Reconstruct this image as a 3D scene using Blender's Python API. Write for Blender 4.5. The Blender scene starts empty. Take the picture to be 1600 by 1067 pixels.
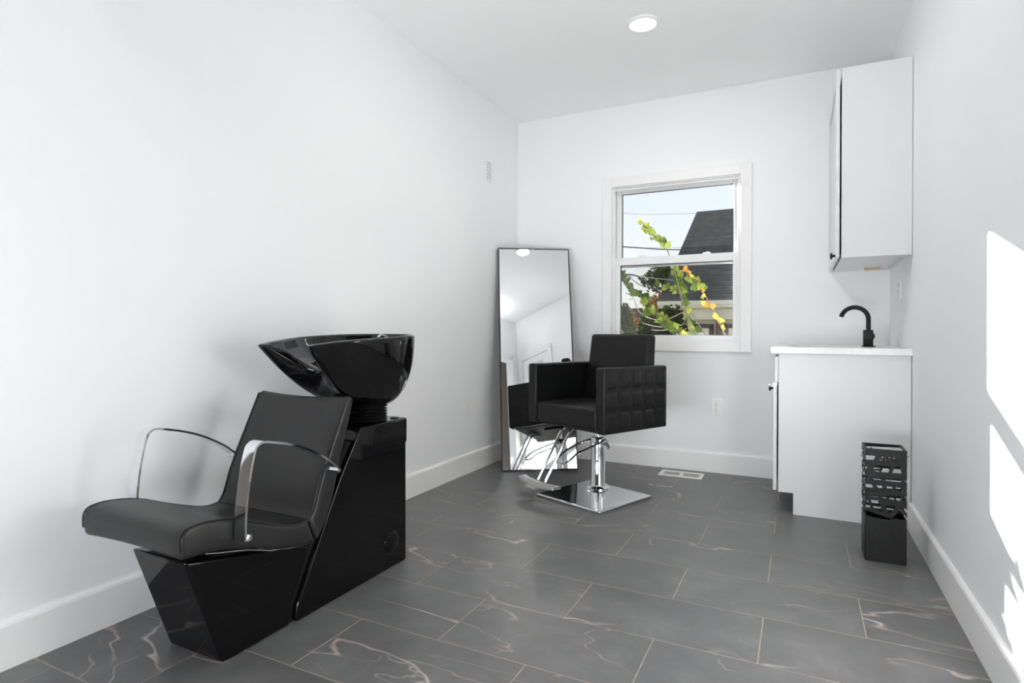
import bpy, bmesh, math, random
from mathutils import Vector, Matrix, Euler, noise

# ------------------------------------------------------------------ scene, camera, light
SC = bpy.context.scene
COL = SC.collection
R_ = random.Random(7)

cam_d = bpy.data.cameras.new('camera')
cam_d.sensor_fit = 'HORIZONTAL'
cam_d.sensor_width = 36.0
cam_d.lens = 910.46 / 1600 * 36.0
cam_d.shift_y = -(533.5 - 520.38) / 1600.0
cam_d.clip_start = 0.02
cam_d.clip_end = 400
cam = bpy.data.objects.new('camera', cam_d)
COL.objects.link(cam)
YAW, PITCH, ROLL = 0.4582, -0.0022, 0.0031
_f = Vector((-math.sin(YAW) * math.cos(PITCH), math.cos(YAW) * math.cos(PITCH), math.sin(PITCH)))
_r = Vector((math.cos(YAW), math.sin(YAW), 0))
_u = _r.cross(_f)
_r2 = _r * math.cos(ROLL) + _u * math.sin(ROLL)
_u2 = -_r * math.sin(ROLL) + _u * math.cos(ROLL)
m = Matrix(((_r2.x, _u2.x, -_f.x, 0), (_r2.y, _u2.y, -_f.y, 0), (_r2.z, _u2.z, -_f.z, 1.0), (0, 0, 0, 1)))
cam.matrix_world = m
SC.camera = cam

SC.view_settings.view_transform = 'Standard'
SC.view_settings.look = 'None'
SC.view_settings.gamma = 1.0
SC.view_settings.use_curve_mapping = False
SC.view_settings.exposure = 0.0
SC.cycles.max_bounces = 14
SC.cycles.diffuse_bounces = 8
SC.cycles.glossy_bounces = 6
SC.cycles.transparent_max_bounces = 12
SC.cycles.sample_clamp_indirect = 0.0
SC.cycles.caustics_reflective = False
SC.cycles.caustics_refractive = False

# sky: pale, a little warmer and brighter towards the horizon
W = bpy.data.worlds.new('sky')
SC.world = W
W.use_nodes = True
nt = W.node_tree
nt.nodes.clear()
wo = nt.nodes.new('ShaderNodeOutputWorld')
bg = nt.nodes.new('ShaderNodeBackground')
tc = nt.nodes.new('ShaderNodeTexCoord')
sx = nt.nodes.new('ShaderNodeSeparateXYZ')
cr = nt.nodes.new('ShaderNodeValToRGB')
cr.color_ramp.elements[0].position = 0.0
cr.color_ramp.elements[0].color = (1.0, 0.94, 0.86, 1)
cr.color_ramp.elements[1].position = 1.0
cr.color_ramp.elements[1].color = (0.42, 0.62, 0.95, 1)
e = cr.color_ramp.elements.new(0.06); e.color = (0.98, 0.99, 1.0, 1)
e = cr.color_ramp.elements.new(0.26); e.color = (0.80, 0.88, 0.97, 1)
nt.links.new(tc.outputs['Generated'], sx.inputs[0])
nt.links.new(sx.outputs['Z'], cr.inputs[0])
nt.links.new(cr.outputs[0], bg.inputs['Color'])
nt.links.new(bg.outputs[0], wo.inputs[0])
bg.inputs['Strength'].default_value = 1.1

# low sun from behind the house, through the window on to the right wall
sun_d = bpy.data.lights.new('sun', 'SUN')
sun_d.energy = 96.0
sun_d.angle = math.radians(0.53)
sun_d.color = (1.0, 0.965, 0.93)
sun = bpy.data.objects.new('sun', sun_d)
COL.objects.link(sun)
sun.location = (-8, 22, 9)
sun.rotation_euler = Vector((0.94, -2.237, -0.76)).to_track_quat('-Z', 'Y').to_euler()

# unseen fill uplight added to brighten the ceiling (its made-up fitting comes further down)
fl_d = bpy.data.lights.new('fill_uplight', 'AREA'); fl_d.shape = 'RECTANGLE'; fl_d.size = 0.4; fl_d.size_y = 0.06; fl_d.energy = 5.2; fl_d.color = (0.99, 0.99, 1.0)
fl = bpy.data.objects.new('fill_uplight', fl_d); COL.objects.link(fl)
fl.location = (-0.28, 1.20, 2.30)
fl.rotation_euler = Vector((0.0, 0.55, 0.83)).to_track_quat('-Z', 'Y').to_euler()

# added unseen area fill behind the camera, standing in for hall daylight
lo_d = bpy.data.lights.new('hall_fill', 'AREA'); lo_d.shape = 'RECTANGLE'; lo_d.size = 2.2; lo_d.size_y = 0.7; lo_d.energy = 80.0; lo_d.color = (0.93, 0.965, 1.0)
lo = bpy.data.objects.new('hall_fill', lo_d); COL.objects.link(lo)
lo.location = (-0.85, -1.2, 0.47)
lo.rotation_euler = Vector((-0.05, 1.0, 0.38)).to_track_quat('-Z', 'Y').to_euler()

LAMP_W = 4.3       # watts of each ceiling lamp

# ------------------------------------------------------------------ helpers
class MB:
    """collects faces of one mesh"""
    def __init__(s):
        s.v = []; s.f = []; s.smooth = []
    def add(s, vs, fs, smooth=False):
        o = len(s.v)
        s.v += [tuple(p) for p in vs]
        for f in fs:
            s.f.append(tuple(i + o for i in f)); s.smooth.append(smooth)
    def hexa(s, p):
        s.add(p, [(0, 3, 2, 1), (4, 5, 6, 7), (0, 1, 5, 4), (1, 2, 6, 5), (2, 3, 7, 6), (3, 0, 4, 7)])
    def box(s, x0, x1, y0, y1, z0, z1):
        s.hexa([(x0, y0, z0), (x1, y0, z0), (x1, y1, z0), (x0, y1, z0),
                (x0, y0, z1), (x1, y0, z1), (x1, y1, z1), (x0, y1, z1)])
    def bar(s, a, b, wid, thk, side):
        """box from a to b, wid along side, thk along the third direction"""
        a = Vector(a); b = Vector(b); d = (b - a).normalized()
        sd = Vector(side); sd = (sd - d * sd.dot(d)).normalized(); n = d.cross(sd)
        q = []
        for p in (a, b):
            for i, j in ((-1, -1), (1, -1), (1, 1), (-1, 1)):
                q.append(p + sd * (i * wid / 2) + n * (j * thk / 2))
        s.hexa(q)
    def loft(s, loops, closed=True, cap0=True, cap1=True, smooth=True):
        n = len(loops[0]); o = len(s.v)
        for L in loops:
            s.v += [tuple(p) for p in L]
        for k in range(len(loops) - 1):
            for i in range(n if closed else n - 1):
                j = (i + 1) % n
                s.f.append((o + k * n + i, o + k * n + j, o + (k + 1) * n + j, o + (k + 1) * n + i)); s.smooth.append(smooth)
        if cap0 and closed:
            s.f.append(tuple(o + i for i in reversed(range(n)))); s.smooth.append(False)
        if cap1 and closed:
            b = o + (len(loops) - 1) * n
            s.f.append(tuple(b + i for i in range(n))); s.smooth.append(False)
    def tube(s, pts, r, n=10, closed=False, cap=True):
        pts = [Vector(p) for p in pts]; N = len(pts); loops = []
        up = None
        for i, p in enumerate(pts):
            if closed: t = pts[(i + 1) % N] - pts[i - 1]
            else: t = pts[min(i + 1, N - 1)] - pts[max(i - 1, 0)]
            t.normalize()
            if up is None:
                up = Vector((0, 0, 1)) if abs(t.z) < 0.9 else Vector((1, 0, 0))
            up = (up - t * up.dot(t))
            if up.length < 1e-5: up = t.orthogonal()
            up.normalize(); sd = t.cross(up)
            rr = r[i] if isinstance(r, (list, tuple)) else r
            loops.append([p + (up * math.cos(2 * math.pi * k / n) + sd * math.sin(2 * math.pi * k / n)) * rr for k in range(n)])
        if closed: loops.append(loops[0])
        s.loft(loops, True, cap and not closed, cap and not closed)
    def lathe(s, prof, c=(0, 0, 0), axis=(0, 0, 1), n=24, cap=True):
        ax = Vector(axis).normalized(); a = ax.orthogonal().normalized(); b = ax.cross(a); c = Vector(c)
        loops = [[c + ax * h + (a * math.cos(2 * math.pi * k / n) + b * math.sin(2 * math.pi * k / n)) * max(r, 1e-4) for k in range(n)] for r, h in prof]
        s.loft(loops, True, cap, cap)
    def prism(s, poly, fn0, fn1):
        s.loft([[fn0(*p) for p in poly], [fn1(*p) for p in poly]], True, True, True, False)

ORG = {}
def empty(name, loc=(0, 0, 0), rot=(0, 0, 0)):
    o = bpy.data.objects.new(name, None)
    o.empty_display_size = 0.1
    COL.objects.link(o); o.location = loc; o.rotation_euler = rot
    return o
def thing(name, label, cat, loc=(0, 0, 0), rot=(0, 0, 0), group=None):
    o = empty(name, loc, rot)
    return tag(o, label, cat, group)
def tag(o, label=None, cat=None, group=None, kind=None):
    if label: o['label'] = label
    if cat: o['category'] = cat
    if group: o['group'] = group
    if kind: o['kind'] = kind
    return o
def mesh(name, mb, mats, angle=35):
    me = bpy.data.meshes.new(name)
    me.from_pydata(mb.v, [], mb.f)
    for mm in (mats if isinstance(mats, (list, tuple)) else [mats]): me.materials.append(mm)
    bm = bmesh.new(); bm.from_mesh(me)
    bmesh.ops.recalc_face_normals(bm, faces=bm.faces)
    for f, sm in zip(bm.faces, mb.smooth): f.smooth = sm
    bm.to_mesh(me); bm.free()
    if any(mb.smooth):
        me.set_sharp_from_angle(angle=math.radians(angle))
    return me
def part(name, mb, mat, parent=None, world=False, bevel=0, seg=2, sub=0, label=None, kind=None, angle=35):
    if world and parent is not None:
        chain = parent; off = Vector((0, 0, 0))
        while chain is not None: off += Vector(chain.location); chain = chain.parent
        mb.v = [tuple(Vector(p) - off) for p in mb.v]
    o = bpy.data.objects.new(name, mesh(name, mb, mat, angle))
    COL.objects.link(o)
    if parent is not None: o.parent = parent
    if bevel:
        b = o.modifiers.new('bevel', 'BEVEL'); b.width = bevel; b.segments = seg; b.limit_method = 'ANGLE'
        b.angle_limit = math.radians(40); b.harden_normals = False
        for p in o.data.polygons: p.use_smooth = True
        o.data.set_sharp_from_angle(angle=math.radians(60))
    if sub:
        q = o.modifiers.new('sub', 'SUBSURF'); q.levels = sub; q.render_levels = sub
    if label: o['label'] = label
    if kind: o['kind'] = kind
    return o
def structure(name, mb, mat, parent=None, bevel=0, **k):
    o = part(name, mb, mat, parent, bevel=bevel, **k)
    if parent is None: o['kind'] = 'structure'
    return o
def dup(o, parent=None, **k):
    c = o.copy(); COL.objects.link(c); c.parent = parent
    for kk, vv in k.items(): setattr(c, kk, vv)
    return c
def catmull(P, per=6, closed=False):
    P = [Vector(p) for p in P]; out = []; n = len(P)
    rng = range(n if closed else n - 1)
    for i in rng:
        if closed: a, b, c, d = P[i - 1], P[i], P[(i + 1) % n], P[(i + 2) % n]
        else: a, b, c, d = P[max(i - 1, 0)], P[i], P[i + 1], P[min(i + 2, n - 1)]
        for k in range(per):
            t = k / per
            out.append(0.5 * ((2 * b) + (c - a) * t + (2 * a - 5 * b + 4 * c - d) * t * t + (3 * b - a - 3 * c + d) * t ** 3))
    if not closed: out.append(P[-1])
    return out

# ------------------------------------------------------------------ materials
def principled(name, col, rough=0.5, metal=0.0, coat=0.0, spec=0.5):
    m = bpy.data.materials.new(name); m.use_nodes = True
    b = m.node_tree.nodes['Principled BSDF']
    b.inputs['Base Color'].default_value = (*col, 1)
    b.inputs['Roughness'].default_value = rough
    b.inputs['Metallic'].default_value = metal
    b.inputs['Coat Weight'].default_value = coat
    b.inputs['Coat Roughness'].default_value = 0.03
    b.inputs['Specular IOR Level'].default_value = spec
    return m
def N(m, t): return m.node_tree.nodes.new(t)
def Lk(m, a, b): m.node_tree.links.new(a, b)
def B_(m): return m.node_tree.nodes['Principled BSDF']
def noise_tex(m, scale, detail=3, rough=0.5, dist=0.0, coord='Object', vec=None):
    n = N(m, 'ShaderNodeTexNoise')
    n.inputs['Scale'].default_value = scale; n.inputs['Detail'].default_value = detail
    n.inputs['Roughness'].default_value = rough; n.inputs['Distortion'].default_value = dist
    if vec is None:
        t = N(m, 'ShaderNodeTexCoord'); vec = t.outputs[coord]
    Lk(m, vec, n.inputs['Vector'])
    return n
def ramp(m, src, stops):
    r = N(m, 'ShaderNodeValToRGB')
    r.color_ramp.elements[0].position = stops[0][0]; r.color_ramp.elements[0].color = (*stops[0][1], 1)
    r.color_ramp.elements[1].position = stops[-1][0]; r.color_ramp.elements[1].color = (*stops[-1][1], 1)
    for p, c in stops[1:-1]:
        q = r.color_ramp.elements.new(p); q.color = (*c, 1)
    Lk(m, src, r.inputs[0])
    return r
def bump(m, src, strength=0.1, dist=0.002):
    b = N(m, 'ShaderNodeBump'); b.inputs['Strength'].default_value = strength; b.inputs['Distance'].default_value = dist
    Lk(m, src, b.inputs['Height']); Lk(m, b.outputs[0], B_(m).inputs['Normal'])
def textured(name, c0, c1, scale, rough=0.5, detail=3, bstr=0.0, bscale=None, bdist=0.002, **k):
    m = principled(name, c0, rough, **k)
    n = noise_tex(m, scale, detail)
    r = ramp(m, n.outputs['Fac'], [(0.35, c0), (0.65, c1)])
    Lk(m, r.outputs[0], B_(m).inputs['Base Color'])
    if bstr:
        nb = noise_tex(m, bscale or scale * 3, 3)
        bump(m, nb.outputs['Fac'], bstr, bdist)
    return m

M = {}
M['wall'] = textured('white wall paint', (0.865, 0.87, 0.882), (0.88, 0.884, 0.892), 1.5, 0.55, bstr=0.05, bscale=220, bdist=0.001)
M['ceiling'] = textured('flat white ceiling paint', (0.92, 0.925, 0.92), (0.93, 0.935, 0.93), 1.2, 0.9, bstr=0.05, bscale=260, bdist=0.001)
M['trim'] = textured('semi gloss white trim', (0.86, 0.855, 0.85), (0.875, 0.87, 0.865), 2.0, 0.32)
M['vinyl'] = textured('white window vinyl', (0.85, 0.845, 0.85), (0.87, 0.865, 0.87), 3.0, 0.3)
M['cabinet'] = textured('white cabinet lacquer', (0.715, 0.715, 0.72), (0.73, 0.73, 0.735), 1.8, 0.28)
M['counter'] = textured('white quartz', (0.86, 0.86, 0.855), (0.90, 0.90, 0.895), 40, 0.2)
M['plastic'] = textured('white plastic plate', (0.86, 0.85, 0.84), (0.87, 0.86, 0.85), 5, 0.35)
M['slot'] = textured('dark slot', (0.02, 0.02, 0.02), (0.03, 0.03, 0.03), 9, 0.6)
M['tan'] = textured('tan hardware block', (0.55, 0.45, 0.30), (0.62, 0.5, 0.34), 12, 0.5)
M['black_metal'] = textured('black powder coat', (0.0055, 0.0055, 0.006), (0.008, 0.008, 0.0085), 60, 0.45, bstr=0.08, bscale=500, bdist=0.0005, spec=0.3)
M['black_frame'] = textured('black mirror frame', (0.01, 0.01, 0.011), (0.016, 0.016, 0.016), 40, 0.35)
M['backing'] = textured('brown backing board', (0.12, 0.085, 0.06), (0.16, 0.11, 0.08), 15, 0.8)
M['gloss'] = textured('black gloss shell', (0.003, 0.003, 0.0035), (0.004, 0.004, 0.0045), 4, 0.05, spec=0.28)
M['ceramic'] = textured('black glazed basin', (0.003, 0.003, 0.0035), (0.004, 0.004, 0.0045), 5, 0.03, spec=0.5)
M['rubber'] = textured('black rubber', (0.006, 0.006, 0.006), (0.009, 0.009, 0.009), 30, 0.5, spec=0.3)
def leather(nm, c0, c1, sp_):
    m = textured(nm, c0, c1, 6, 0.40, spec=sp_)
    v = N(m, 'ShaderNodeTexVoronoi'); v.inputs['Scale'].default_value = 420
    t = N(m, 'ShaderNodeTexCoord'); Lk(m, t.outputs['Object'], v.inputs['Vector'])
    bump(m, v.outputs['Distance'], 0.12, 0.0008)
    return m
M['leather'] = leather('black leatherette', (0.013, 0.0127, 0.013), (0.016, 0.0157, 0.0158), 0.45)
M['leather_chair'] = leather('black quilted leatherette', (0.0045, 0.0045, 0.0047), (0.006, 0.006, 0.0062), 0.32)
def metal(name, c, rough, scale=30, var=0.03):
    m = principled(name, c, rough, 1.0)
    n = noise_tex(m, scale, 2)
    r = ramp(m, n.outputs['Fac'], [(0.3, (rough,) * 3), (0.7, (rough + var,) * 3)])
    Lk(m, r.outputs[0], B_(m).inputs['Roughness'])
    return m
M['chrome'] = metal('polished chrome', (0.82, 0.83, 0.84), 0.04)
M['brushed'] = metal('brushed footrest alloy', (0.55, 0.55, 0.54), 0.33, 80, 0.1)
M['mirror'] = metal('silvered mirror', (0.79, 0.81, 0.815), 0.0, 3, 0.001)
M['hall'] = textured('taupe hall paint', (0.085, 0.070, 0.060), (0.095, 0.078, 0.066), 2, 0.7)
M['grout'] = textured('tan grout', (0.36, 0.31, 0.24), (0.45, 0.39, 0.31), 30, 0.85)
M['subfloor'] = M['grout']

def emission(name, col, s):
    m = bpy.data.materials.new(name); m.use_nodes = True; t = m.node_tree
    t.nodes.remove(t.nodes['Principled BSDF'])
    e = t.nodes.new('ShaderNodeEmission'); e.inputs[0].default_value = (*col, 1); e.inputs[1].default_value = s
    t.links.new(e.outputs[0], t.nodes['Material Output'].inputs[0])
    return m
M['lamp'] = emission('lit lamp lens', (1.0, 0.93, 0.85), 14.0)

def glass(name, tint=(0.97, 0.985, 0.98), refl=0.9):
    m = bpy.data.materials.new(name); m.use_nodes = True; t = m.node_tree
    t.nodes.remove(t.nodes['Principled BSDF'])
    tr = t.nodes.new('ShaderNodeBsdfTransparent'); tr.inputs[0].default_value = (*tint, 1)
    gl = t.nodes.new('ShaderNodeBsdfGlossy'); gl.inputs['Roughness'].default_value = 0.0
    gl.inputs[0].default_value = (refl, refl, refl, 1)
    fr = t.nodes.new('ShaderNodeFresnel'); fr.inputs[0].default_value = 1.45
    mx = t.nodes.new('ShaderNodeMixShader')
    t.links.new(fr.outputs[0], mx.inputs[0]); t.links.new(tr.outputs[0], mx.inputs[1]); t.links.new(gl.outputs[0], mx.inputs[2])
    t.links.new(mx.outputs[0], t.nodes['Material Output'].inputs[0])
    return m
M['glass'] = glass('window glass')
def screen_mat():
    m = bpy.data.materials.new('insect screen mesh'); m.use_nodes = True; t = m.node_tree
    t.nodes.remove(t.nodes['Principled BSDF'])
    tr = t.nodes.new('ShaderNodeBsdfTransparent')
    df = t.nodes.new('ShaderNodeBsdfDiffuse'); df.inputs[0].default_value = (0.10, 0.10, 0.10, 1)
    mx = t.nodes.new('ShaderNodeMixShader')
    # mesh density varies a little, like dust caught in the weave
    nz = t.nodes.new('ShaderNodeTexNoise'); nz.inputs['Scale'].default_value = 5
    tc = t.nodes.new('ShaderNodeTexCoord'); t.links.new(tc.outputs['Object'], nz.inputs['Vector'])
    mr = t.nodes.new('ShaderNodeMapRange'); mr.inputs['To Min'].default_value = 0.12; mr.inputs['To Max'].default_value = 0.22
    t.links.new(nz.outputs['Fac'], mr.inputs['Value']); t.links.new(mr.outputs[0], mx.inputs[0])
    t.links.new(tr.outputs[0], mx.inputs[1]); t.links.new(df.outputs[0], mx.inputs[2])
    t.links.new(mx.outputs[0], t.nodes['Material Output'].inputs[0])
    return m
M['screen'] = screen_mat()

def tile_mat():
    m = principled('veined dark stone tile', (0.06, 0.06, 0.062), 0.34, spec=0.36)
    t = N(m, 'ShaderNodeTexCoord'); oi = N(m, 'ShaderNodeObjectInfo')
    mul = N(m, 'ShaderNodeVectorMath'); mul.operation = 'MULTIPLY_ADD'
    mul.inputs[1].default_value = (37.0, 53.0, 29.0)
    Lk(m, oi.outputs['Random'], mul.inputs[0]); Lk(m, t.outputs['Object'], mul.inputs[2])
    vec = mul.outputs[0]
    def vein(scale, width, dist, ms, m0, m1, det=4, rough=0.55):
        n = noise_tex(m, scale, det, rough, dist, vec=vec)
        a = N(m, 'ShaderNodeMath'); a.operation = 'SUBTRACT'; a.inputs[1].default_value = 0.5; Lk(m, n.outputs['Fac'], a.inputs[0])
        b = N(m, 'ShaderNodeMath'); b.operation = 'ABSOLUTE'; Lk(m, a.outputs[0], b.inputs[0])
        r = ramp(m, b.outputs[0], [(0.0, (1, 1, 1)), (width, (0, 0, 0))])
        mk = noise_tex(m, ms, 2, 0.5, 0.0, vec=vec)
        rm = ramp(m, mk.outputs['Fac'], [(m0, (0, 0, 0)), (m1, (1, 1, 1))])
        q = N(m, 'ShaderNodeMath'); q.operation = 'MULTIPLY'; Lk(m, r.outputs[0], q.inputs[0]); Lk(m, rm.outputs[0], q.inputs[1])
        return q.outputs[0]
    mp = N(m, 'ShaderNodeMapping'); mp.inputs['Rotation'].default_value = (0, 0, 0.62); mp.inputs['Scale'].default_value = (0.55, 1.5, 1.0)
    Lk(m, vec, mp.inputs['Vector']); flat = vec; vec = mp.outputs[0]
    v1 = vein(1.35, 0.0062, 0.25, 2.2, 0.44, 0.62, 4, 0.5)
    mp2 = N(m, 'ShaderNodeMapping'); mp2.inputs['Rotation'].default_value = (0, 0, -0.5); mp2.inputs['Scale'].default_value = (0.6, 1.6, 1.0); mp2.inputs['Location'].default_value = (4.0, 7.0, 2.0)
    Lk(m, flat, mp2.inputs['Vector']); vec = mp2.outputs[0]
    v2 = vein(2.2, 0.0060, 0.3, 2.4, 0.50, 0.66, 4, 0.5)
    vec = flat
    mxv = N(m, 'ShaderNodeMath'); mxv.operation = 'MAXIMUM'; Lk(m, v1, mxv.inputs[0])
    sc = N(m, 'ShaderNodeMath'); sc.operation = 'MULTIPLY'; sc.inputs[1].default_value = 0.6; Lk(m, v2, sc.inputs[0]); Lk(m, sc.outputs[0], mxv.inputs[1])
    n = noise_tex(m, 5, 6, 0.65, 0.3, vec=vec)
    base = ramp(m, n.outputs['Fac'], [(0.3, (0.118, 0.117, 0.119)), (0.5, (0.146, 0.145, 0.148)), (0.72, (0.186, 0.185, 0.188))])
    # veins run from bone white to rust pink
    nc = noise_tex(m, 9, 2, 0.5, 0, vec=vec)
    vc = ramp(m, nc.outputs['Fac'], [(0.35, (0.60, 0.54, 0.50)), (0.65, (0.40, 0.29, 0.25))])
    mix = N(m, 'ShaderNodeMix'); mix.data_type = 'RGBA'
    Lk(m, mxv.outputs[0], mix.inputs['Factor']); Lk(m, base.outputs[0], mix.inputs['A']); Lk(m, vc.outputs[0], mix.inputs['B'])
    Lk(m, mix.outputs['Result'], B_(m).inputs['Base Color'])
    rr = ramp(m, n.outputs['Fac'], [(0.3, (0.32,) * 3), (0.7, (0.42,) * 3)])
    Lk(m, rr.outputs[0], B_(m).inputs['Roughness'])
    bump(m, n.outputs['Fac'], 0.06, 0.002)
    return m
M['tile'] = tile_mat()

# ------------------------------------------------------------------ room shell
XL, XR, YB, ZC = -2.1054, 0.5146, 4.3773, 2.735
YF = 1.12                    # inner face of the front wall with its wide opening
YH = -1.8                    # far end of the hall behind the camera
T = 0.15

mb = MB(); mb.box(XL - T, XR + T, YH - T, YB + T, -0.12, -0.0006)
floor = structure('floor', mb, M['grout'])
tile_cache = {}
PX, PY = 0.6253, 0.3190
k = -12
while True:
    y0 = 1.907 + PY * k
    if y0 > YB: break
    if y0 + PY > YH:
        off = -0.735 if k % 2 == 0 else -1.0485
        for i in range(-4, 4):
            x0 = off + PX * i
            a, b = max(x0 + 0.0017, XL), min(x0 + PX - 0.0017, XR)
            c, d = max(y0 + 0.0017, YH), min(y0 + PY - 0.0017, YB)
            if b - a < 0.01 or d - c < 0.01: continue
            key = (round(b - a, 3), round(d - c, 3))
            if key not in tile_cache:
                w, h = (b - a) / 2, (d - c) / 2; q = MB(); e_ = 0.0004
                q.add([(-w, -h, -0.005), (w, -h, -0.005), (w, h, -0.005), (-w, h, -0.005),
                       (-w, -h, -e_), (w, -h, -e_), (w, h, -e_), (-w, h, -e_),
                       (-w + e_, -h + e_, 0), (w - e_, -h + e_, 0), (w - e_, h - e_, 0), (-w + e_, h - e_, 0)],
                      [(0, 1, 5, 4), (1, 2, 6, 5), (2, 3, 7, 6), (3, 0, 4, 7), (4, 5, 9, 8), (5, 6, 10, 9), (6, 7, 11, 10), (7, 4, 8, 11), (8, 9, 10, 11)])
                tile_cache[key] = mesh('tile', q, M['tile'])
            o = bpy.data.objects.new('tile', tile_cache[key]); COL.objects.link(o); o.parent = floor
            o.location = ((a + b) / 2, (c + d) / 2, 0)
    k += 1

mb = MB(); mb.box(XL - T, XL, 0.6, YB + T, -0.004, ZC); structure('wall_left', mb, M['wall'])
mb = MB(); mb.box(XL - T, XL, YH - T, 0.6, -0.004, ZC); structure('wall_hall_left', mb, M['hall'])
# back wall with the window opening
WX0, WX1, WZ0, WZ1 = -1.302, -0.369, 0.932, 2.113
mb = MB()
mb.box(XL, WX0, YB, YB + T, -0.004, ZC); mb.box(WX1, XR, YB, YB + T, -0.004, ZC)
mb.box(WX0, WX1, YB, YB + T, -0.004, WZ0); mb.box(WX0, WX1, YB, YB + T, WZ1, ZC)
structure('wall_back', mb, M['wall'])
mb = MB(); mb.box(XR, XR + T, 1.06, YB + T, -0.004, ZC); structure('wall_right', mb, M['wall'])
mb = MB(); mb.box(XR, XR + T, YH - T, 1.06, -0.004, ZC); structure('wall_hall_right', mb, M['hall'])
mb = MB(); mb.box(XL - T, XR + T, YH - T, YB + T, ZC, ZC + 0.15); structure('ceiling', mb, M['ceiling'])
mb = MB(); mb.box(XL, 0.405, YF - 0.12, YF, 2.13, ZC); mb.box(0.405, XR, YF - 0.12, YF, -0.004, ZC)
structure('wall_front', mb, M['wall'])
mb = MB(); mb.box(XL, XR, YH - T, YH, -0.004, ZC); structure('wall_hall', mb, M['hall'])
mb = MB(); mb.box(XL, 0.42, YF, YF + 0.018, 2.125, 2.20); mb.box(0.40, 0.475, YF, YF + 0.018, 0, 2.20)
structure('trim_1', mb, M['trim'], bevel=0.003)

def baseboard(name, pts, nrm, h=0.14, t=0.016):
    """profile with a rounded top swept along a straight wall foot"""
    a, b = Vector(pts[0]), Vector(pts[1]); n = Vector(nrm)
    prof = [(0, 0), (t, 0), (t, h - 0.012), (t * 0.8, h - 0.004), (t * 0.45, h), (0, h)]
    mb = MB(); mb.loft([[p + n * u + Vector((0, 0, z)) for u, z in prof] for p in (a, b)], True, True, True, False)
    return structure(name, mb, M['trim'])
baseboard('baseboard_left', [(XL, 0.6, 0), (XL, YB, 0)], (1, 0, 0))
baseboard('baseboard_back', [(XL + 0.016, YB, 0), (-0.03, YB, 0)], (0, -1, 0))
baseboard('baseboard_right', [(XR, 1.832, 0), (XR, 3.551, 0)], (-1, 0, 0))

# narrow glazed door in the right wall, just outside the frame (seen in the mirror)
dr = empty('door_1', (XR, 1.50, 0)); tag(dr, kind='structure')
mb = MB()
mb.box(-0.018, 0, -0.33, -0.26, 0, 2.10); mb.box(-0.018, 0, 0.26, 0.33, 0, 2.10); mb.box(-0.018, 0, -0.33, 0.33, 2.10, 2.17)
part('casing', mb, M['trim'], dr, bevel=0.003)
mb = MB()
mb.box(-0.012, 0, -0.255, -0.16, 0.01, 2.09); mb.box(-0.012, 0, 0.16, 0.255, 0.01, 2.09)
mb.box(-0.012, 0, -0.16, 0.16, 0.01, 1.15); mb.box(-0.012, 0, -0.16, 0.16, 2.0, 2.09)
part('door_leaf', mb, M['trim'], dr, bevel=0.002)
M['frost'] = textured('greenish frosted glass', (0.62, 0.70, 0.68), (0.68, 0.75, 0.73), 3, 0.12)
mb = MB(); mb.box(-0.005, 0, -0.16, 0.16, 1.15, 2.0); part('pane', mb, M['frost'], dr)

# ------------------------------------------------------------------ window_1
win = empty('window_1', (0, YB, 0)); tag(win, kind='structure')
def wpart(name, boxes, mat, bevel=0.003, parent=win, **k):
    mb = MB()
    for b in boxes: mb.box(*b)
    return part(name, mb, mat, parent, bevel=bevel, **k)
cw = 0.07
def hsplit(name, x0, x1, z0, z1, y0, y1, w0, w1, zt, zb, mat, bevel=0.003):
    """frame of four members (left, right, top, bottom), one mesh"""
    return wpart(name, [(x0, x0 + w0, y0, y1, z0, z1), (x1 - w1, x1, y0, y1, z0, z1),
                        (x0 + w0, x1 - w1, y0, y1, z1 - zt, z1), (x0 + w0, x1 - w1, y0, y1, z0, z0 + zb)], mat, bevel)
# flat casing: four boards
for b in [(WX0 - cw, WX0 + 0.002, -0.018, 0, WZ0 - cw, WZ1 + cw), (WX1 - 0.002, WX1 + cw, -0.018, 0, WZ0 - cw, WZ1 + cw),
          (WX0 + 0.002, WX1 - 0.002, -0.018, 0, WZ1 - 0.002, WZ1 + cw), (WX0 + 0.002, WX1 - 0.002, -0.018, 0, WZ0 - cw, WZ0 + 0.002)]:
    wpart('casing_board', [b], M['trim'], 0.002)
# jamb liner and stops
hsplit('jamb', WX0, WX1, WZ0, WZ1, 0.0, T, 0.012, 0.012, 0.012, 0.012, M['vinyl'], 0.002)
hsplit('stop', WX0 + 0.012, WX1 - 0.012, WZ0 + 0.012, WZ1 - 0.012, 0.012, 0.03, 0.012, 0.012, 0.014, 0.006, M['vinyl'], 0.002)
# upper sash (further out) and lower sash (nearer)
us = hsplit('upper_sash', WX0 + 0.013, WX1 - 0.013, 1.50, WZ1 - 0.013, 0.074, 0.106, 0.044, 0.044, 0.028, 0.05, M['vinyl'])
ls = hsplit('lower_sash', WX0 + 0.013, WX1 - 0.013, WZ0 + 0.013, 1.572, 0.036, 0.070, 0.044, 0.044, 0.058, 0.034, M['vinyl'])
gx0, gx1 = WX0 + 0.050, WX1 - 0.050
wpart('pane', [(gx0, gx1, 0.088, 0.092, 1.545, WZ1 - 0.036)], M['glass'], 0)
wpart('pane', [(gx0, gx1, 0.052, 0.056, WZ0 + 0.040, 1.520)], M['glass'], 0)
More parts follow.
